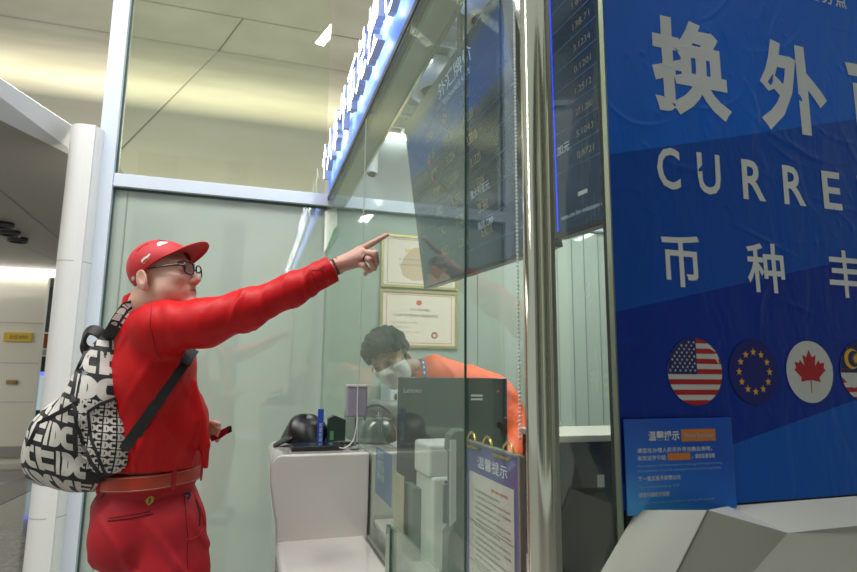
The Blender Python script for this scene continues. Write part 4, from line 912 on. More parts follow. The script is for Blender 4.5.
def hand_l(P):
    w_ = at(203, 433, 2.21); d = cone(P, at(192, 430, 2.24), w_, .031, .026)
    for k in range(4): d = sm(d, cone(P, w_, at(209, 428+k*2.8, 2.19+k*.008), .02, .013), .01)
    for k in range(4):
        y = 425.5+k*3.3; d = sm(d, chain_sdf(P, [at(209, y+2, 2.185+k*.006), at(214.5, y-.3, 2.165+k*.006), at(218.5, y+2.5, 2.160+k*.006), at(219.5-k*.8, y+5.5, 2.165+k*.006)], [.0115, .0098, .0086, .007], .004), .0035)
    d = sm(d, chain_sdf(P, [w_, at(209, 424, 2.18), at(214, 422.5, 2.165), at(219, 424, 2.16)], [.018, .013, .0105, .0085], .005), .006)
    return d
hc = (HM.c-.16, HM.c+.16)
def head_world(P):
    d = head_sdf(HM.to(P), 1.12)*HM.k
    d = sm(d, cone(P, neck0, neck1, .064, .070), .03)
    d = sm(d, cone(P, HM.out((-.055, 0, -.075)), neck1+V(-.01, 0, .02), .045, .06), .03)   # nape roll
    return d
def body_low(P):
    d = torso(P, -.022); d = sm(d, cone(P, neck0, neck1, .062, .068), .03)
    d = sm(d, chain_sdf(P, [shR, elR, at(322, 273, 1.95)], [.062, .046, .031], .02), .03)
    d = sm(d, chain_sdf(P, [shL, elL, at(192, 430, 2.24)], [.062, .046, .031], .02), .03)
    d = sm(d, ell(P, hip, (.15, .17, .12), RB), .04)
    d = sm(d, chain_sdf(P, [hipR, kneeR, ankR], [.095, .06, .038], .03), .03); d = sm(d, chain_sdf(P, [hipL, kneeL, ankL], [.095, .06, .038], .03), .03)
    for a in (ankR, ankL): d = sm(d, cone(P, a+V(-.03, 0, -.055), a+V(.15, .02, -.065), .035, .026), .02)
    return d
parts = [nets(body_low, (-.75, 1.55, .02), (.42, 2.62, 1.72), .011), nets(head_world, HM.c+V(-.17, -.13, -.17), HM.c+V(.17, .14, .16), .0026),
         nets(hand_r, (.20, 1.80, 1.62), (.46, 2.02, 1.88), .0019), nets(hand_l, at(203, 433, 2.2)+V(-.05, -.11, -.06), at(203, 433, 2.2)+V(.10, .07, .06), .0024)]
def body_mat(c):
    q = HM.to(c); m_ = np.zeros(len(c), int)
    inh = (np.abs(q[:, 1]) < .03) & (q[:, 0] > .080)
    lip = inh & (np.abs(q[:, 2]+.063) < .0125*(1-(q[:, 1]/.026)**2*.85)) & (np.abs(q[:, 1]) < .024)
    m_[lip] = 1
    br = (q[:, 0] > .06) & (np.abs(np.abs(q[:, 1])-.032) < .019) & (np.abs(q[:, 2]-.031+.25*(np.abs(q[:, 1])-.030)) < .0042); m_[br] = 2*(np.abs(c[br, 2]) > 0)
    return m_
man, mvs, mfs = solid('person', parts, [skin, lips, brow], None, body_mat)
tag(man, 'man in red cap, red shirt and red trousers pointing at the rate screens', 'person')
# eyes
for s in (-1, 1):
    m = MB(); R_e = Matrix([[*(HM.R[i]), HM.out((.0795, s*.032, .008))[i]] for i in range(3)]+[[0, 0, 0, 1]])
    prof = [(.0126*math.sin(t), .0126*math.cos(t)) for t in np.linspace(0, PI, 20)]
    m.lathe(prof, (0, 0, 0), 24, M=R_e @ Matrix.Rotation(PI/2, 4, 'Y') @ Matrix.Scale(1.08, 4)); m.build('eye', eyew, man)
    m = MB(); m.lathe([(0, .0146), (.0055, .0138), (.006, .013), (0, .012)], (0, 0, 0), 20, M=R_e @ Matrix.Rotation(PI/2, 4, 'Y')); m.build('iris', iris, man)
    m = MB(); m.tube([HM.out((.0785+math.sqrt(max(1e-6, .0155**2-(.0125*math.cos(a))**2-(.0062*math.sin(a)-.0005)**2)), s*.032+.0125*math.cos(a), .0078+.0062*math.sin(a))) for a in np.linspace(.05, PI-.05, 14)], .0013, 6); m.build('eyelashes', brow, man)
# cropped hair round the back of the head
def hair(P):
    q = HM.to(P); d = head_sdf(q, 1.12)*HM.k-.0022
    reg = np.maximum(q[:, 0]+.038-.25*(q[:, 2]+.02), -(q[:, 2]+.070+.2*(q[:, 0]+.08))); reg = np.maximum(reg, q[:, 2]-.03); ear = np.linalg.norm((q-V(-.022, 0, -.004))*V(1, 0, .7), axis=1)
    return np.maximum(np.maximum(d, reg*HM.k), (.038-ear)*HM.k)
solid('cropped_hair', [nets(hair, HM.c+V(-.16, -.12, -.12), HM.c+V(.05, .12, .08), .003)], stub, man)

# ---- shirt
redshirt = mat('red_satin_shirt', (.52, .004, .007), .50, sheen=.0, bump=(45, .12, .004), spec=.25)
bR, bL = V(*shR), V(*shL)
def arm_folds(P, A, Bp, Cp, seed):
    # length along the sleeve and angle round it
    L1 = np.linalg.norm(Bp-A); L2 = np.linalg.norm(Cp-Bp)
    def loc(P, a, b):
        ax = (b-a)/np.linalg.norm(b-a); q = P-a; s = q@ax; u = np.cross(ax, ZD); u /= np.linalg.norm(u); w_ = np.cross(ax, u); return s, np.arctan2(q@w_, q@u)
    s1, a1 = loc(P, A, Bp); s2, a2 = loc(P, Bp, Cp); up_ = s1 < L1
    s = np.where(up_, s1, L1+s2); an = np.where(up_, a1, a2)
    n = wav(P, 9, seed)
    ph = s*75+2.4*np.sin(an+.6)+2.6*n; r1 = np.maximum(0, np.sin(ph))**3
    ph2 = s*34-2.6*np.cos(an-.4)+2.5*n; r2 = np.maximum(0, np.sin(ph2))**3
    el = np.exp(-((s-L1)/.075)**2); cuff = np.exp(-((s-(L1+L2-.09))/.06)**2); pit = np.exp(-((s-.03)/.07)**2)
    return r1*(.0034*el+.0040*cuff+.0010)+r2*(.0012+.0060*pit+.0025*el)
zb = float(at(148, 468, 2.065)[2])
def shirt_sdf(P):
    t = torso(P, .004)
    zz = P[:, 2]-zb; rel = (P-at(153, 372, 2.05))@RB
    bun = np.exp(-np.maximum(zz-.03, 0)/.05); n = wav(P, 7, 3)
    ang = np.arctan2(rel[:, 1], rel[:, 0])
    f = .005*bun*np.maximum(0, np.sin(ang*13+3*n+zz*9))**2+.001*bun
    f = f+.0035*np.maximum(0, np.sin(zz*30+rel[:, 0]*34+2.6*n))**4*np.exp(-((zz-.22)/.16)**2)
    f = f+.0035*np.maximum(0, np.sin(rel[:, 2]*22-rel[:, 0]*48+2.0*wav(P, 6, 8)))**4
    t = t-f
    a = chain_sdf(P, [shR, at(205, 323, 1.885), elR, at(292, 290, 1.925), at(331, 269.5, 1.955)], [.084, .077, .062, .052, .045], .03)
    a = a-arm_folds(P, shR, elR, at(331, 269.5, 1.955), 5)
    ax = wrR-at(292, 290, 1.925); ax /= np.linalg.norm(ax); sc_ = (P-at(331, 269.5, 1.955))@ax
    a = np.maximum(a, sc_-.004)
    cf = np.maximum(cone(P, at(316, 277.5, 1.943), at(331, 269.5, 1.955)+ax*.02, .0475, .0465), np.abs(sc_+.024)-.030); a = sm(a, cf, .003)
    b = chain_sdf(P, [shL, elL, at(196, 432, 2.235)], [.086, .066, .046], .03)-arm_folds(P, shL, elL, at(196, 432, 2.235), 9)
    b = np.maximum(b, (P-at(198, 432, 2.23))@(FD)-.0)
    d = sm(sm(t, a, .035), b, .03)
    # loose front edge hanging over the belt
    fr = chain_sdf(P, [at(192, 385, 2.02), at(200, 420, 2.01), at(204.5, 445, 2.0), at(206, 475, 2.0)], [.016, .022, .018, .006], .01); d = sm(d, fr, .02)
    # collar band
    col = np.maximum(np.abs(cone(P, neck1+V(0, 0, -.03), neck1+V(.012, 0, .07), .083, .078))-.005, (P-neck1)@V(-.15, 0, 1)-.060)
    d = sm(d, np.maximum(col, -((P-neck1)@ZD)-.03), .006)
    # open at the neck and at the hem
    d = np.maximum(d, -cone(P, neck1+V(0, 0, -.02), neck0, .070, .066))
    return np.maximum(d, -(zz-.012))
sh, svs, sfs = solid('shirt', [nets(shirt_sdf, (-.64, 1.62, zb-.03), (.30, 2.52, 1.80), .0050)], redshirt, man)
SB = bvh(svs, sfs)
# ---- trousers
redtr = mat('crimson_cotton_trousers', (.46, .004, .015), .65, bump=(60, .15, .003), var=(9, (.40, .003, .012)))
def tr_sdf(P):
    d = ell(P, at(147, 506, 2.07), (.178, .186, .13), RB)
    d = sm(d, ell(P, at(150, 476, 2.065), (.166, .176, .07), RB), .03)
    for s, hp, kn, an in ((-1, hipR, kneeR, ankR), (1, hipL, kneeL, ankL)):
        d = sm(d, ell(P, hip-FD*.070+LD*s*.085+ZD*-.025, (.112, .105, .125), RB), .035)
        d = sm(d, chain_sdf(P, [hp+FD*.02, hp+FD*.035+ZD*-.16, kn, an+ZD*.02], [.125, .125, .088, .075], .04), .03)
    zz = P[:, 2]-hip[2]; rel = (P-hip)@RB; n = wav(P, 8, 21)
    f = .009*np.maximum(0, np.sin(zz*34+rel[:, 0]*46+2.2*n))**4*np.exp(-((zz+.10)/.14)**2)
    f = f+.003*np.maximum(0, np.sin(zz*26-rel[:, 0]*30+2*n))**4*np.exp(-((zz+.3)/.3)**2)
    d = d-f
    d = ssub(d, np.abs(rel[:, 1])*1.0+np.maximum(0, (zz+.12))*8+(.0), .012) if False else d
    top = (P-at(148, 468, 2.065))@(ZD+FD*-.05)
    d = np.maximum(d, top-.012)
    return np.maximum(d, .06-P[:, 2])
tr, tvs, tfs = solid('trousers', [nets(tr_sdf, (-.72, 1.70, .04), (.16, 2.62, 1.08), .0062)], redtr, man)
TB = bvh(tvs, tfs)
# ---- belt round the waist
def waist_ring(zoff, lift, n=90):
    c = at(150, 475, 2.065); out = []
    for k in range(n):
        a = 2*PI*k/n; d = FD*math.cos(a)+LD*math.sin(a); o = c+ZD*zoff+d*.5+(d@FD)*.05*ZD*.2
        rr_ = []
        for B in (TB, SB):
            r = B.ray_cast(Vector(o), Vector(-d)); 
            if r[0] is not None and B is TB: rr_.append((Vector(r[0])-Vector(c+ZD*zoff)).length)
        out.append((c, d, (max(rr_) if rr_ else .18)))
    return out
def belt_pts(zc):
    R_ = [r for _, _, r in waist_ring(zc, 0)]; R_ = np.array(R_)
    for _ in range(6): R_ = (np.roll(R_, 1)+R_+np.roll(R_, -1))/3
    return R_
rad = np.maximum(belt_pts(.0), belt_pts(-.015)); c = at(150, 475, 2.065); m = MB(); n = len(rad)
prof = [(.002, -.026), (.0075, -.025), (.009, -.020), (.009, .020), (.0075, .025), (.002, .026)]; vs = []; fs = []
for k in range(n):
    a = 2*PI*k/n; d = FD*math.cos(a)+LD*math.sin(a)
    for (dr, dz) in prof: vs.append(c+d*(rad[k]+dr+.002)+ZD*(dz+.004+.020*(d@FD)*.5))
np_ = len(prof)
for k in range(n):
    for j in range(np_): fs.append((k*np_+j, ((k+1) % n)*np_+j, ((k+1) % n)*np_+(j+1) % np_, k*np_+(j+1) % np_))
m.add(vs, fs, 0, True); leather = mat('red_leather', (.46, .035, .012), .38, coat=.3); bo = m.build('belt', leather, man)
st_ = mat('pale_stitch', (.55, .36, .28), .7)
for dz in (-.0205, .0205):
    m = MB(); m.tube([c+(FD*math.cos(2*PI*k/n)+LD*math.sin(2*PI*k/n))*(rad[k]+.0112)+ZD*(dz+.004+.010*math.cos(2*PI*k/n)) for k in range(n)], .0009, 6, closed=True); m.build('stitching', st_, bo)
for aa in (-68, -150, -20, 68, 140, 180):
    k = int((aa % 360)/360*n); a = 2*PI*k/n; d = FD*math.cos(a)+LD*math.sin(a); tt = np.cross(ZD, d); o = c+d*(rad[k]+.0135)+ZD*(.004+.01*math.cos(a))
    m = MB(); m.prism([o-tt*.008-ZD*.034-d*.004, o+tt*.008-ZD*.034-d*.004, o+tt*.008+ZD*.031-d*.002, o-tt*.008+ZD*.031-d*.002], d*.004); m.build('belt_loop', redtr, tr, bevel=.001)
# pocket seams, emblem, badge, on the trouser surface
def seam(pts, r, mt, parent, name, B=None, lift=.0008):
    P_ = []
    for i in range(len(pts)-1):
        for k in range(8):
            t = k/8; h_ = hit(B or TB, pts[i][0]*(1-t)+pts[i+1][0]*t, pts[i][1]*(1-t)+pts[i+1][1]*t, lift)
            if h_ is not None and (not P_ or np.linalg.norm(h_-P_[-1]) < .05): P_.append(h_)
    if len(P_) > 2: m = MB(); m.tube(P_, r, 8); return m.build(name, mt, parent)
dkr = mat('dark_red_seam', (.13, .002, .010), .8)
seam([(108, 521), (132, 518), (156, 513)], .0022, dkr, tr, 'back_pocket_seam'); seam([(109, 518.5), (156, 510.5)], .0012, dkr, tr, 'back_pocket_seam')
seam([(184, 495), (186, 515), (188, 541)], .0012, dkr, tr, 'side_seam'); seam([(194, 494), (201, 510), (205, 526), (198, 536), (188, 541)], .003, redtr, tr, 'front_pocket_edge', lift=.001)
seam([(196, 500), (200, 514), (199, 528)], .0045, mat('pocket_lining', (.02, .012, .012), .8), tr, 'pocket_lining', lift=-.001)
seam([(188, 541), (187, 556), (188, 571)], .001, dkr, tr, 'side_seam')
h_ = hit(TB, 149.5, 500.5, .002); nrm = (CAM-h_)/np.linalg.norm(CAM-h_); rx = RT; uz = np.cross(nrm, rx); uz = uz if uz@UP > 0 else -uz
m = MB(); m.prism([h_+rx*x+uz*y for x, y in ((-.014, .013), (0, .016), (.014, .013), (.014, -.004), (0, -.018), (-.014, -.004))], nrm*.003); eb = m.build('back_pocket_emblem', mat('emblem_brass', (.60, .36, .07), .35, .6), tr)
m = MB(); m.prism([h_+nrm*.0032+rx*x+uz*y for x, y in ((-.003, -.010), (.001, -.010), (.004, .002), (.002, .009), (-.004, .006), (-.002, .000))], nrm*.0006); m.build('dark_mark', mat('emblem_mark', (.10, .06, .02), .5), eb)
h_ = hit(TB, 186.5, 496.5, .003); m = MB()
m.add([h_]+[h_+rx*.0135*math.cos(a)+uz*.015*math.sin(a) for a in np.linspace(0, 2*PI, 25)[:-1]], [(0, i+1, (i+1) % 24+1) for i in range(24)]); bdg = m.build('navy_badge', mat('badge_navy', (.03, .03, .09), .6), tr)
m = MB(); m.poly([h_+nrm*.001+rx*x*.7+uz*y*.7 for x, y in star(0, 0, .012)]); m.build('pale_star', mat('badge_thread', (.28, .26, .30), .7), bdg)
# shoes
for a in (ankR, ankL):
    def shoe(P, a=a):
        d = cone(P, V(a[0]-.04, a[1], .055), V(a[0]+.14, a[1]+.02, .045), .048, .040); d = sm(d, cone(P, V(a[0], a[1], .06), V(a[0], a[1], .12), .045, .042), .02)
        return np.maximum(d, .012-P[:, 2])
    so, _, _ = solid('shoe', [nets(shoe, (a[0]-.12, a[1]-.08, 0), (a[0]+.22, a[1]+.10, .15), .007)], mat('shoe_white', (.6, .6, .6), .5), man)
    m = MB(); m.prism([V(a[0]-.09+.0, a[1]-.04, .002), V(a[0]+.15, a[1]-.03, .002), V(a[0]+.19, a[1]+.02, .002), V(a[0]+.14, a[1]+.065, .002), V(a[0]-.08, a[1]+.045, .002)], (0, 0, .014)); m.build('sole', M['black'], so, bevel=.003)
# shirt cuff buttons, placket line
for (px, py) in ((322.3, 270.3), (327, 280.5)):
    h_ = hit(SB, px, py, .0015)
    if h_ is not None:
        m = MB(); nrm2 = (CAM-h_)/np.linalg.norm(CAM-h_); ring(m, h_, nrm2, .0038, .0015, 16, 8); m.add([h_]+[h_+RT*.0035*math.cos(a)+UP*.0035*math.sin(a) for a in np.linspace(0, 2*PI, 17)[:-1]], [(0, i+1, (i+1) % 16+1) for i in range(16)]); m.build('cuff_button', mat('button_red', (.30, .01, .02), .25, coat=.6), sh)
seam([(311, 272), (315, 280), (319, 290)], .0010, dkr, sh, 'cuff_seam', SB); seam([(311.5, 270.5), (319, 270), (326, 265)], .0008, dkr, sh, 'cuff_seam', SB)
seam([(152, 305), (150, 325), (156, 350), (163, 362)], .0009, dkr, sh, 'armhole_seam', SB)
# bracelets and ring
axw = (wrR-at(322, 273, 1.95)); axw /= np.linalg.norm(axw); bc_ = wrR-axw*.012
bead = mat('bracelet_bead', (.10, .025, .02), .3, coat=.5)
for off_, tw in ((0, .10), (.009, -.15), (.016, .2)):
    m = MB(); ax2 = axw+V(0, tw, .1*tw); ax2 /= np.linalg.norm(ax2); u = np.cross(ax2, ZD); u /= np.linalg.norm(u); v = np.cross(ax2, u)
    for k in range(30):
        a = 2*PI*k/30; p = bc_+axw*off_+(u*math.cos(a)+v*math.sin(a))*.0285; r = .0030
        m.lathe([(0, -r), (r*.75, -r*.65), (r, 0), (r*.75, r*.65), (0, r)], p, 8)
    m.build('bead_bracelet', bead, man)
m = MB(); ra, rb = at(361.5, 257, 1.940), at(369.8, 259.8, 1.920); ring(m, ra*.55+rb*.45, rb-ra, .0108, .0022, 32, 8, sq=1.0); ring(m, ra*.45+rb*.55, rb-ra, .0106, .0020, 32, 8); rg = m.build('finger_ring', mat('dark_titanium', (.05, .05, .06), .2, .9), man)
# ---- spectacles
sp2 = mat('spectacle_frame', (.012, .012, .012), .25, coat=.5); first = None
m = MB()
for s in (-1, 1):
    pts = []
    for a in np.linspace(0, 2*PI, 41)[:-1]:
        cx_, sz_ = math.cos(a), math.sin(a); w2, h2 = .0245, .0195; ex = 2/2.6
        y = s*.033+w2*np.sign(cx_)*abs(cx_)**ex; z = .004+h2*np.sign(sz_)*abs(sz_)**ex; pts.append(HM.out((.108-.12*abs(y)*abs(y)/.055-.10*(z-.004)*-.5, y, z)))
    m.tube(pts, .0026, 8, closed=True)
    e0 = HM.out((.1005, s*.0555, .010)); e1 = HM.out((.088, s*.071, .012)); e2 = HM.out((-.015, s*.083, .012)); e3 = HM.out((-.040, s*.084, -.006))
    m.tube([e0, e1, HM.out((.04, s*.080, .013)), e2, e3], [.0036, .0036, .0030, .0026, .0018], 8)
m.tube([HM.out((.108, -.0105, .008)), HM.out((.112, 0, .011)), HM.out((.108, .0105, .008))], .0017, 8)
gl_ = m.build('spectacles', sp2, man)
for s in (-1, 1):
    m = MB(); q_ = [HM.out((.107-.12*abs(s*.033+.021*math.cos(a))**2/.055, s*.033+.021*math.cos(a), .004+.017*math.sin(a))) for a in np.linspace(0, 2*PI, 29)[:-1]]; m.poly(q_); m.build('lens', glass('spectacle_lens', (.96, .97, .98), .0, f0=.03, f1=.15), gl_)
# ---- cap
capred = mat('cap_red', (.50, .003, .012), .6, sheen=.1, bump=(140, .15, .002)); CC, CR = V(-.004, 0, .032), V(.101, .092, .090)
def capcut(q): return q[:, 2]-(.066-(.092-q[:, 0])*.60)
def crown(P):
    q = HM.to(P); qq = q.copy()
    d = ell(q, CC, CR); d = d-.0015*np.abs(np.sin(3*np.arctan2(q[:, 1], q[:, 0]-CC[0])))**.3
    d = d+.004*np.exp(-((q[:, 0]-.03)/.03)**2-((q[:, 2]-.12)/.02)**2)
    d = np.maximum(d, -(ell(q, CC, CR-.0035))); d = np.maximum(d, -capcut(q)); return d*HM.k
cp_, cvs, cfs = solid('cap', [nets(crown, HM.c+V(-.17, -.14, -.08), HM.c+V(.17, .14, .16), .0027)], capred, man)
m = MB(); vs = []; fs = []; nu, nv = 40, 14
for i in range(nu+1):
    u = -1+2*i/nu; ph = u*math.radians(72)
    x = CC[0]+CR[0]*math.cos(ph)*.93; y = CR[1]*math.sin(ph)*.97; z = .066-(.092-x)*.60+.004
    for j in range(nv+1):
        v = j/nv; Lf = .066*(max(0, 1-abs(u)**2.6))**.55
        xx = x+Lf*v; zz = z+(.088-.050*u*u-z)*v*.95+.004*math.sin(v*PI); vs.append(HM.out((xx, y*(1-.06*v), zz)))
for i in range(nu):
    for j in range(nv): fs.append((i*(nv+1)+j, i*(nv+1)+j+1, (i+1)*(nv+1)+j+1, (i+1)*(nv+1)+j))
m.add(vs, fs, 0, True); br = m.build('cap_brim', capred, cp_); md = br.modifiers.new('t', 'SOLIDIFY'); md.thickness = .004; md.offset = 0
m = MB(); m.lathe([(0, 0), (.007, 0), (.006, .003), (0, .005)], (0, 0, 0), 16, M=Matrix.Translation(HM.out(CC+V(0, 0, CR[2])))); m.build('cap_button', capred, cp_)
CB = bvh(cvs, cfs)
def patch(name, pts, mt, B, parent, lift=.0012, sub=3):
    ps = [hit(B, *p, lift) for p in pts]; ps = [p for p in ps if p is not None]
    if len(ps) > 2:
        cen = hit(B, np.mean([p[0] for p in pts]), np.mean([p[1] for p in pts]), lift+.0006); m = MB(); n = len(ps); m.add([cen]+ps, [(0, i+1, (i+1) % n+1) for i in range(n)]); m.build(name, mt, parent)
pw_ = mat('cap_white_print', (.65, .62, .58), .6); po_ = mat('cap_orange_print', (.60, .20, .05), .6)
def z4(x, y): return (120+x/7.15, 230+y/7.15)
patch('white_emblem', [z4(262, 98), z4(285, 84), z4(325, 74), z4(348, 88), z4(330, 98), z4(300, 108), z4(285, 118), z4(268, 116)], pw_, CB, cp_)
patch('side_mark', [z4(150, 222), z4(172, 196), z4(190, 188), z4(212, 168), z4(218, 178), z4(196, 202), z4(176, 212), z4(158, 236)], pw_, CB, cp_)
patch('side_mark_orange', [z4(165, 240), z4(185, 222), z4(206, 200), z4(214, 190), z4(212, 202), z4(190, 226), z4(172, 246)], po_, CB, cp_)  # orange print below the white side mark
patch('back_emblem', [z4(82, 345), z4(92, 328), z4(104, 330), z4(108, 348), z4(98, 362), z4(86, 360)], pw_, CB, cp_)
seam([(137, 251), (143, 246), (150, 243)], .0007, dkr, cp_, 'panel_seam', CB)

# red booklet in the left hand
bk = empty('red_booklet', tuple(at(222, 432, 2.15)), 'small red booklet with black corner held in the man\'s lowered hand', 'booklet')
m = MB(); m.prism([at(211, 434, 2.175), at(220, 430.5, 2.16), at(229, 426, 2.15), at(231, 431, 2.15), at(222, 437.5, 2.16), at(211, 442, 2.175)], V(0, .006, 0)); m.build('cover', mat('booklet_red', (.36, .008, .02), .4), bk)
m = MB(); m.prism([at(227.5, 426.3, 2.145), at(231.5, 426, 2.145), at(232, 431.5, 2.145), at(227.5, 434, 2.15)], V(0, .012, 0)); m.build('black_corner', M['black'], bk)

# ---------------------------------------------------------------- the backpack
bpk = empty('backpack', tuple(at(75, 480, 2.05)), 'black and white patterned backpack worn on the red-shirted man\'s back', 'backpack')
def bag_sdf(P):
    d = ell(P, at(80, 440, 2.02), (.160, .150, .165), rotz(.1)@roty(.25))
    d = sm(d, ell(P, at(103, 398, 1.99), (.115, .140, .20), rotz(.1)@roty(.22)), .06)
    d = sm(d, ell(P, at(112, 352, 2.02), (.055, .105, .075), rotz(.1)@roty(.3)), .06)
    d = sm(d, ell(P, at(50, 458, 2.03), (.065, .115, .075)), .06)
    d = sm(d, ell(P, at(96, 466, 2.01), (.125, .14, .075)), .05)
    # side pocket swelling
    d = sm(d, ell(P, at(110, 444, 1.885), (.068, .030, .105), rotz(.15)), .02)
    d = ssub(d, torso(P, -.012), .006)
    q = wav(P, 11, 4); return d-.0035*np.maximum(0, np.sin(P[:, 2]*38+P[:, 0]*25+2.4*q))**2
black_nylon = mat('black_nylon', (.014, .014, .017), .6, bump=(90, .2, .003)); print_white = mat('pack_print', (.60, .57, .53), .7)
bb_, bvs, bfs = solid('pack_body', [nets(bag_sdf, at(80, 430, 2.02)+V(-.27, -.25, -.30), at(80, 430, 2.02)+V(.28, .24, .33), .0055)], black_nylon, bpk)
BB = bvh(bvs, bfs)
def dc_glyph():
    """2-D outline pieces of the interlocked block letters, unit cell 1 x 1"""
    pcs = []
    def arc(cx, cy, r0, r1, a0, a1, n=14, sx=1):
        A_ = np.linspace(a0, a1, n); return [((cx+r1*sx*math.cos(a)), cy+r1*math.sin(a)) for a in A_]+[((cx+r0*sx*math.cos(a)), cy+r0*math.sin(a)) for a in A_[::-1]]
    return arc
def cells(fn, u0, v0, w_, h_, mb, B, project, wt=.17):
    """draws a D and a mirrored C interlocked, as quads laid on the pack"""
    def strip(a, b, n=6):
        # a, b lists of 2-D points forming a ribbon
        A_ = [project(u0+p[0]*w_, v0+p[1]*h_) for p in a]; B_ = [project(u0+p[0]*w_, v0+p[1]*h_) for p in b]
        for i in range(len(A_)-1):
            if any(q is None for q in (A_[i], A_[i+1], B_[i], B_[i+1])): continue
            if max(np.linalg.norm(A_[i]-A_[i+1]), np.linalg.norm(A_[i]-B_[i])) > .05: continue
            mb.add([A_[i], A_[i+1], B_[i+1], B_[i]], [(0, 1, 2, 3)], 0)
    fn(strip, wt)
def arcpts(cx, cy, rx, ry, a0, a1, n): return [(cx+rx*math.cos(a), cy+ry*math.sin(a)) for a in np.linspace(a0, a1, n)]
def lin(a, b, n): return [(a[0]+(b[0]-a[0])*i/n, a[1]+(b[1]-a[1])*i/n) for i in range(n+1)]
def DC(strip, t):
    # D: stem and bowl on the left, C on the right, hooked through each other
    strip(lin((.02, .0), (.02, 1), 8), lin((.02+t*.8, .0), (.02+t*.8, 1), 8))
    strip(arcpts(.18, .5, .36, .50, -PI/2, PI/2, 16), arcpts(.18, .5, .36-t, .50-t*.9, -PI/2, PI/2, 16))
    strip(lin((.0, 0), (.2, 0), 2), lin((.0, t*.8), (.2, t*.8), 2)); strip(lin((.0, 1), (.2, 1), 2), lin((.0, 1-t*.8), (.2, 1-t*.8), 2))
    strip(arcpts(.80, .5, .34, .50, PI/2+.1, 3*PI/2-.1, 16), arcpts(.80, .5, .34-t, .50-t*.9, PI/2+.1, 3*PI/2-.1, 16))
    strip(lin((.78, 0), (.98, 0), 3), lin((.78, t*.85), (.98, t*.85), 3)); strip(lin((.78, 1), (.98, 1), 3), lin((.78, 1-t*.85), (.98, 1-t*.85), 3))
    strip(lin((.98, 0), (.98, .30), 4), lin((.98-t*.8, 0), (.98-t*.8, .30), 4)); strip(lin((.98, .70), (.98, 1), 4), lin((.98-t*.8, .70), (.98-t*.8, 1), 4))
def BARS(strip, t):
    strip(lin((.0, .0), (.0, 1), 8), lin((.26, .0), (.26, 1), 8)); strip(lin((.26, .62), (.75, .62), 5), lin((.26, .92), (.75, .92), 5)); strip(lin((.26, .08), (.75, .08), 5), lin((.26, .36), (.75, .36), 5))
    strip(lin((.84, .0), (.84, 1), 8), lin((1.0, .0), (1.0, 1), 8))
# print is wrapped round the pack: angle about its upright axis and height
axc = at(90, 430, 2.02)
def wrap(cyl_lift=.0016, tilt=0.0, axis=None):
    ax_ = axis if axis is not None else axc
    def pj(u, v):                         # u: arc position in metres at .16 m radius, v: height offset
        a = u/.16; d = V(math.cos(a), math.sin(a), 0); o = ax_+ZD*(v+tilt*u)-V(.35*(v+tilt*u)*-.0, 0, 0)+d*.5
        r = BB.ray_cast(Vector(o), Vector(-d))
        if r[0] is None: return None
        p = V(*r[0]); nn = V(*r[1])
        return p+nn*cyl_lift
    return pj
pj = wrap(tilt=-.18)
a_near = -PI/2                            # towards the camera side
mb1 = MB(); rng = random.Random(3)
ch_h, cw = .082, .092; row = 0; v = -.27
inpocket = lambda u, v_: (-.245 < u < -.05) and (-.165 < v_+.0 < .065)
while v < .27:
    u = -.62+(row % 2)*.045; 
    while u < -.06:
        uc, vc = u+cw/2, v+ch_h/2
        if not inpocket(uc-.0, vc): cells(DC if (row+int(round(u/cw))) % 3 else BARS, u, v, cw*.93, ch_h*.92, mb1, BB, pj, .27)
        u += cw
    v += ch_h+.004; row += 1
mb1.build('pack_print', print_white, bpk)
# small-letter mesh pocket
mb2 = MB(); v = -.150; row = 0
while v < .065:
    u = -.245
    while u < -.03: cells(DC, u, v, .026, .022, mb2, BB, wrap(.0022, -.18), .24); u += .0285
    v += .0255; row += 1
mb2.build('pocket_print', print_white, bpk)
def path_on(pts, B=BB, lift=.004, n=10):
    out = []
    for i in range(len(pts)-1):
        for k in range(n):
            t = k/n; h_ = hit(B, pts[i][0]*(1-t)+pts[i+1][0]*t, pts[i][1]*(1-t)+pts[i+1][1]*t, lift)
            if h_ is not None: out.append(h_)
    return out
def ribbon(mb, P_, w_, th, nrm_fn=None, mi=0):
    n = len(P_); vs = []; fs = []
    for i, p in enumerate(P_):
        t = P_[min(i+1, n-1)]-P_[max(i-1, 0)]; t = t/(np.linalg.norm(t)+1e-9); nn = nrm_fn(p) if nrm_fn else (CAM-p); nn = nn/np.linalg.norm(nn); s_ = np.cross(t, nn); s_ /= np.linalg.norm(s_); nn = np.cross(s_, t)
        for (a, b) in ((-1, -1), (1, -1), (1, 1), (-1, 1)): vs.append(p+s_*a*w_/2+nn*b*th/2)
    for i in range(n-1):
        for j in range(4): fs.append((i*4+j, i*4+(j+1) % 4, (i+1)*4+(j+1) % 4, (i+1)*4+j))
    fs += [(0, 1, 2, 3), tuple(4*(n-1)+j for j in range(4))]; mb.add(vs, fs, mi)
for nm, pts, w_ in (('dark_zip', [(30, 446), (40, 424), (62, 412), (80, 402)], .016), ('dark_zip', [(96, 330), (88, 350), (78, 372), (74, 395), (78, 425), (92, 462), (110, 486)], .014), ('pocket_binding', [(88, 412), (100, 404), (116, 398), (124, 400)], .010), ('side_binding', [(88, 412), (92, 440), (104, 470), (112, 484)], .009)):
    P_ = path_on(pts, lift=.0035)
    if len(P_) > 3: m = MB(); ribbon(m, P_, w_, .003); m.build(nm, black_nylon, bpk)
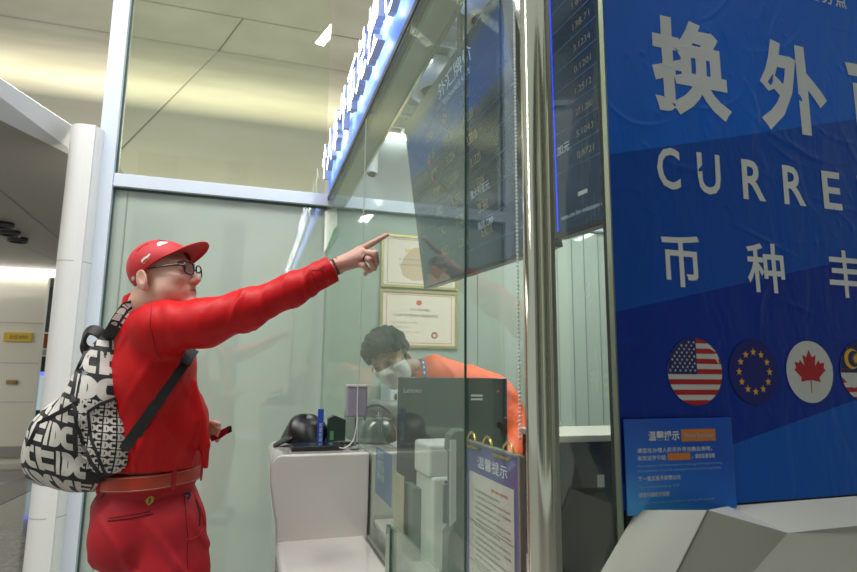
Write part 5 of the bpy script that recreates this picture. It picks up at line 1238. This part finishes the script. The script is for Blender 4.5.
# grab handle
m = MB(); hp = [at(108, 343, 2.03), at(100, 333, 2.02), at(91, 330, 2.02), at(85, 336, 2.03), at(85, 346, 2.05), at(90, 356, 2.06)]
ribbon(m, smooth(hp, 6), .038, .012, lambda p: V(-.4, -.75, .6)); gh = m.build('grab_handle', black_nylon, bpk, bevel=.002)
# the eight-pointed pale star on the upper pack
h_ = hit(BB, 85.5, 373.5, .004)
if h_ is not None: m = MB(); m.poly([h_+RT*x+UP*y for x, y in star(0, 0, .014, 8, .4)]); m.build('star_print', mat('star_blue_white', (.50, .58, .66), .6), bpk)
# lower webbing strap under the armpit, over the shirt
P_ = path_on([(190, 352), (184, 362), (172, 380), (160, 398), (148, 416), (138, 430), (131, 440)], SB, .005, 8)+[at(124, 450, 1.86)]
m = MB(); ribbon(m, P_, .034, .004); m.build('webbing_strap', black_nylon, bpk)
P_ = path_on([(191, 350), (186, 357), (181, 366)], SB, .009, 6); m = MB(); ribbon(m, P_, .040, .008); m.build('strap_buckle', black_nylon, bpk)
P_ = path_on([(168, 392), (150, 420), (140, 440)], SB, .008, 6); m = MB(); ribbon(m, P_, .010, .004); m.build('loose_strap_end', black_nylon, bpk)
# shoulder strap from the pack top over the shoulder
P_ = path_on([(108, 345), (116, 332), (122, 322), (128, 313), (134, 306)], SB, .007, 8)
if len(P_) > 3:
    m = MB(); ribbon(m, P_, .055, .010); so_ = m.build('shoulder_strap', black_nylon, bpk)
    for i in range(1, len(P_)-4, 5):
        t = P_[i+3]-P_[i]; t /= np.linalg.norm(t); nn = (CAM-P_[i]); nn /= np.linalg.norm(nn); s_ = np.cross(t, nn); o = P_[i]+nn*.006
        for k_ in (0, 1):
            m = MB()
            if k_: m.add([o-s_*.026, o-s_*.003+t*.004, o-s_*.004+t*.024, o-s_*.014+t*.027, o-s_*.024+t*.020], [(0, 1, 2, 3, 4)])
            else: m.add([o+s_*.004, o+s_*.026+t*.003, o+s_*.022+t*.026, o+s_*.014+t*.014, o+s_*.006+t*.020], [(0, 1, 2, 3, 4)])
            m.build('strap_print', print_white, so_)
P_ = smooth([at(131, 440, 1.93), at(122, 458, 1.95), at(112, 476, 1.98), at(104, 488, 2.0)], 6); m = MB(); ribbon(m, P_, .026, .004); m.build('webbing_strap', black_nylon, bpk)
P_ = smooth([at(112, 480, 1.95), at(106, 492, 1.94), at(101, 500, 1.95)], 6); m = MB(); ribbon(m, P_, .012, .003); m.build('loose_strap_end', black_nylon, bpk)

# ---------------------------------------------------------------- the clerk behind the glass
KM = Frame(at(389, 358, 2.78), (CAM-at(391, 361, 2.78))*V(1, 1, 0)/2.8+V(-.35, 0, -.62), V(-.72, 0, .9)-FW*.35, 1.04)
kn0, kn1 = KM.out((-.035, 0, -.05)), at(420, 372, 2.86)
def kbody(P):
    d = sm(cone(P, at(434, 380, 2.88), at(490, 398, 2.90), .12, .125), ell(P, at(465, 455, 2.95), (.24, .15, .34)), .08)
    d = sm(d, chain_sdf(P, [at(505, 405, 2.86), at(520, 440, 2.72), at(500, 475, 2.50)], [.075, .06, .045], .02), .04)
    d = sm(d, chain_sdf(P, [at(425, 395, 2.84), at(418, 445, 2.66), at(440, 470, 2.45)], [.07, .055, .04], .02), .04)
    d = sm(d, chain_sdf(P, [at(465, 470, 2.98), V(1.15, 3.0, .50)], [.19, .16], .05), .05)
    d = sm(d, chain_sdf(P, [V(1.15, 3.0, .55), V(1.02, 2.65, .53), V(1.0, 2.62, .08)], [.12, .085, .05], .03), .04)
    return sm(d, cone(P, kn0, kn1, .05, .055), .03)
def khead(P): return sm(head_sdf(KM.to(P), .9)*KM.k, cone(P, kn0, kn1, .050, .055), .025)
def khand(P, c0=None):
    d = None
    for c0, s in ((at(500, 475, 2.50), 1), (at(440, 470, 2.45), -1)):
        e = cone(P, c0+V(.0, .04, .01), c0+V(0, -.05, -.01), .026, .024)
        for k in range(4): e = sm(e, chain_sdf(P, [c0+V(-.03+.02*k, -.07, -.01), c0+V(-.036+.024*k, -.105, -.015), c0+V(-.036+.024*k, -.135+abs(k-1.5)*.008, -.032)], [.0105, .009, .0075], .004), .005)
        e = sm(e, chain_sdf(P, [c0+V(s*-.02, -.02, -.01), c0+V(s*-.048, -.055, -.018), c0+V(s*-.05, -.085, -.025)], [.014, .011, .008], .004), .006)
        d = e if d is None else np.minimum(d, e)
    return d
def kmat(c):
    return np.zeros(len(c), int)
khc = (at(500, 475, 2.50)+at(440, 470, 2.45))/2
clerk, kvs, kfs = solid('person', [nets(lambda P: kbody(P)+.012, (.35, 2.28, .02), (1.65, 3.35, 1.62), .014), nets(khead, KM.c-.16, KM.c+.16, .0036), nets(khand, khc+V(-.22, -.20, -.08), khc+V(.22, .12, .07), .0032)], skin2, None)
tag(clerk, 'dark-haired clerk in orange shirt and white face mask leaning behind the monitor', 'person')
oran = mat('orange_shirt', (.75, .10, .015), .6, bump=(40, .2, .004))
def kshirt(P):
    d = kbody(P)-.004-.006*np.maximum(0, np.sin(P[:, 2]*26+P[:, 0]*30+2*wav(P, 7, 6)))**3
    d = np.maximum(d, .62-P[:, 2]); d = np.maximum(d, -(cone(P, kn0, kn1, .062, .062)))
    for w__ in (at(500, 475, 2.50), at(440, 470, 2.45)): d = np.maximum(d, .035-np.linalg.norm(P-w__-V(0, -.03, 0), axis=1))
    return d
ks, kvs2, kfs2 = solid('shirt', [nets(kshirt, (.35, 2.28, .58), (1.65, 3.35, 1.62), .009)], oran, clerk)
def ktr(P): return np.maximum(kbody(P)-.008, P[:, 2]-.63)
solid('trousers', [nets(ktr, (.7, 2.4, .03), (1.5, 3.35, .66), .012)], M['black'], clerk)
hairb = mat('black_hair', (.022, .020, .020), .55, bump=(160, .7, .004))
def khair(P):
    q = KM.to(P); d = ell(q, (-.022, 0, .040), (.118, .106, .108)); d = sm(d, ell(q, (.052, 0, .092), (.050, .078, .034)), .03)
    d = d+.007*np.sin(q[:, 1]*120+3*wav(q, 40, 2))*np.sin(q[:, 0]*90+2*wav(q, 30, 5))
    face = np.maximum(-(q[:, 0]-.046+.10*np.maximum(0, q[:, 2]-.05)), q[:, 2]-.060-.010*np.sin(q[:, 1]*90)); d = np.maximum(d, -(np.maximum(-face*0+(.050-q[:, 0]), (q[:, 2]-.062-.008*np.sin(q[:, 1]*95)))))if False else d
    cut = np.minimum(.048-q[:, 0], .0+0*q[:, 0]); 
    inface = np.maximum(.044-q[:, 0], q[:, 2]-.058-.008*np.sin(q[:, 1]*95))       # <0 inside the face opening
    d = np.maximum(d, -inface)
    low = -(q[:, 2]+.055+.25*(q[:, 0]+.05)); d = np.maximum(d, low)
    side = np.maximum(np.maximum(-.012-q[:, 0], q[:, 2]-.022), -.30-q[:, 0]); d = np.maximum(d, -side)
    return d*KM.k
solid('black_hair', [nets(khair, KM.c-.17, KM.c+.17, .0036)], hairb, clerk)
def kmask(P):
    q = KM.to(P); d = head_sdf(q, .9)-.008; d = sm(d, ell(q, (.085, 0, -.045), (.030, .040, .045)), .02)
    reg = np.maximum(np.maximum(.022-q[:, 0], q[:, 2]+.012-.30*(q[:, 0]-.09)), -(q[:, 2]+.118)); return np.maximum(d, reg)*KM.k
mk, _, _ = solid('face_mask', [nets(kmask, KM.c-.15, KM.c+.15, .0036)], mat('mask_white', (.82, .83, .83), .7), clerk)
m = MB()
for s in (-1, 1):
    for zz in (-.012, -.085): m.tube(smooth([KM.out((.03, s*.066, zz)), KM.out((.0, s*.078, (zz-.01)*.6)), KM.out((-.03, s*.090, -.012 if zz > -.05 else -.03))], 5), .0016, 6)
m.build('ear_loop', M['white'], mk)
m = MB()
for s in (-1, 1):
    m.tube([KM.out((.104-.06*abs(s*.033+.023*math.cos(a)), s*.033+.023*math.cos(a), .004+.019*math.sin(a))) for a in np.linspace(0, 2*PI, 25)[:-1]], .0016, 6, closed=True); m.tube([KM.out((.099, s*.055, .008)), KM.out((.03, s*.078, .010)), KM.out((-.025, s*.086, .006))], .0015, 6)
m.tube([KM.out((.103, -.010, .006)), KM.out((.106, 0, .008)), KM.out((.103, .010, .006))], .0014, 6); m.build('spectacles', mat('thin_gold_frame', (.35, .22, .15), .3, .7), clerk)
for s in (-1, 1):
    m = MB(); e_ = KM.out((.092, s*.032, .008)); m.lathe([(.011*math.sin(t), .0055*math.cos(t)) for t in np.linspace(0, PI, 12)], (0, 0, 0), 16, M=Matrix([[*(KM.R[i]), e_[i]] for i in range(3)]+[[0, 0, 0, 1]]) @ Matrix.Rotation(PI/2, 4, 'Y')); m.build('eye', iris, clerk)
KB = bvh(kvs2, kfs2); P_ = path_on([(423, 360), (424, 366), (425, 374), (427, 386)], KB, .004, 6)
if len(P_) > 3:
    m = MB(); ribbon(m, P_, .018, .002); ly = m.build('lanyard', mat('lanyard_blue', (.04, .22, .50), .6), clerk)
    m = MB()
    for i in range(2, len(P_)-3, 4): ribbon(m, [P_[i]+(CAM-P_[i])*.0015, P_[i+2]+(CAM-P_[i+2])*.0015], .008, .0008)
    m.build('lanyard_print', M['white'], ly)
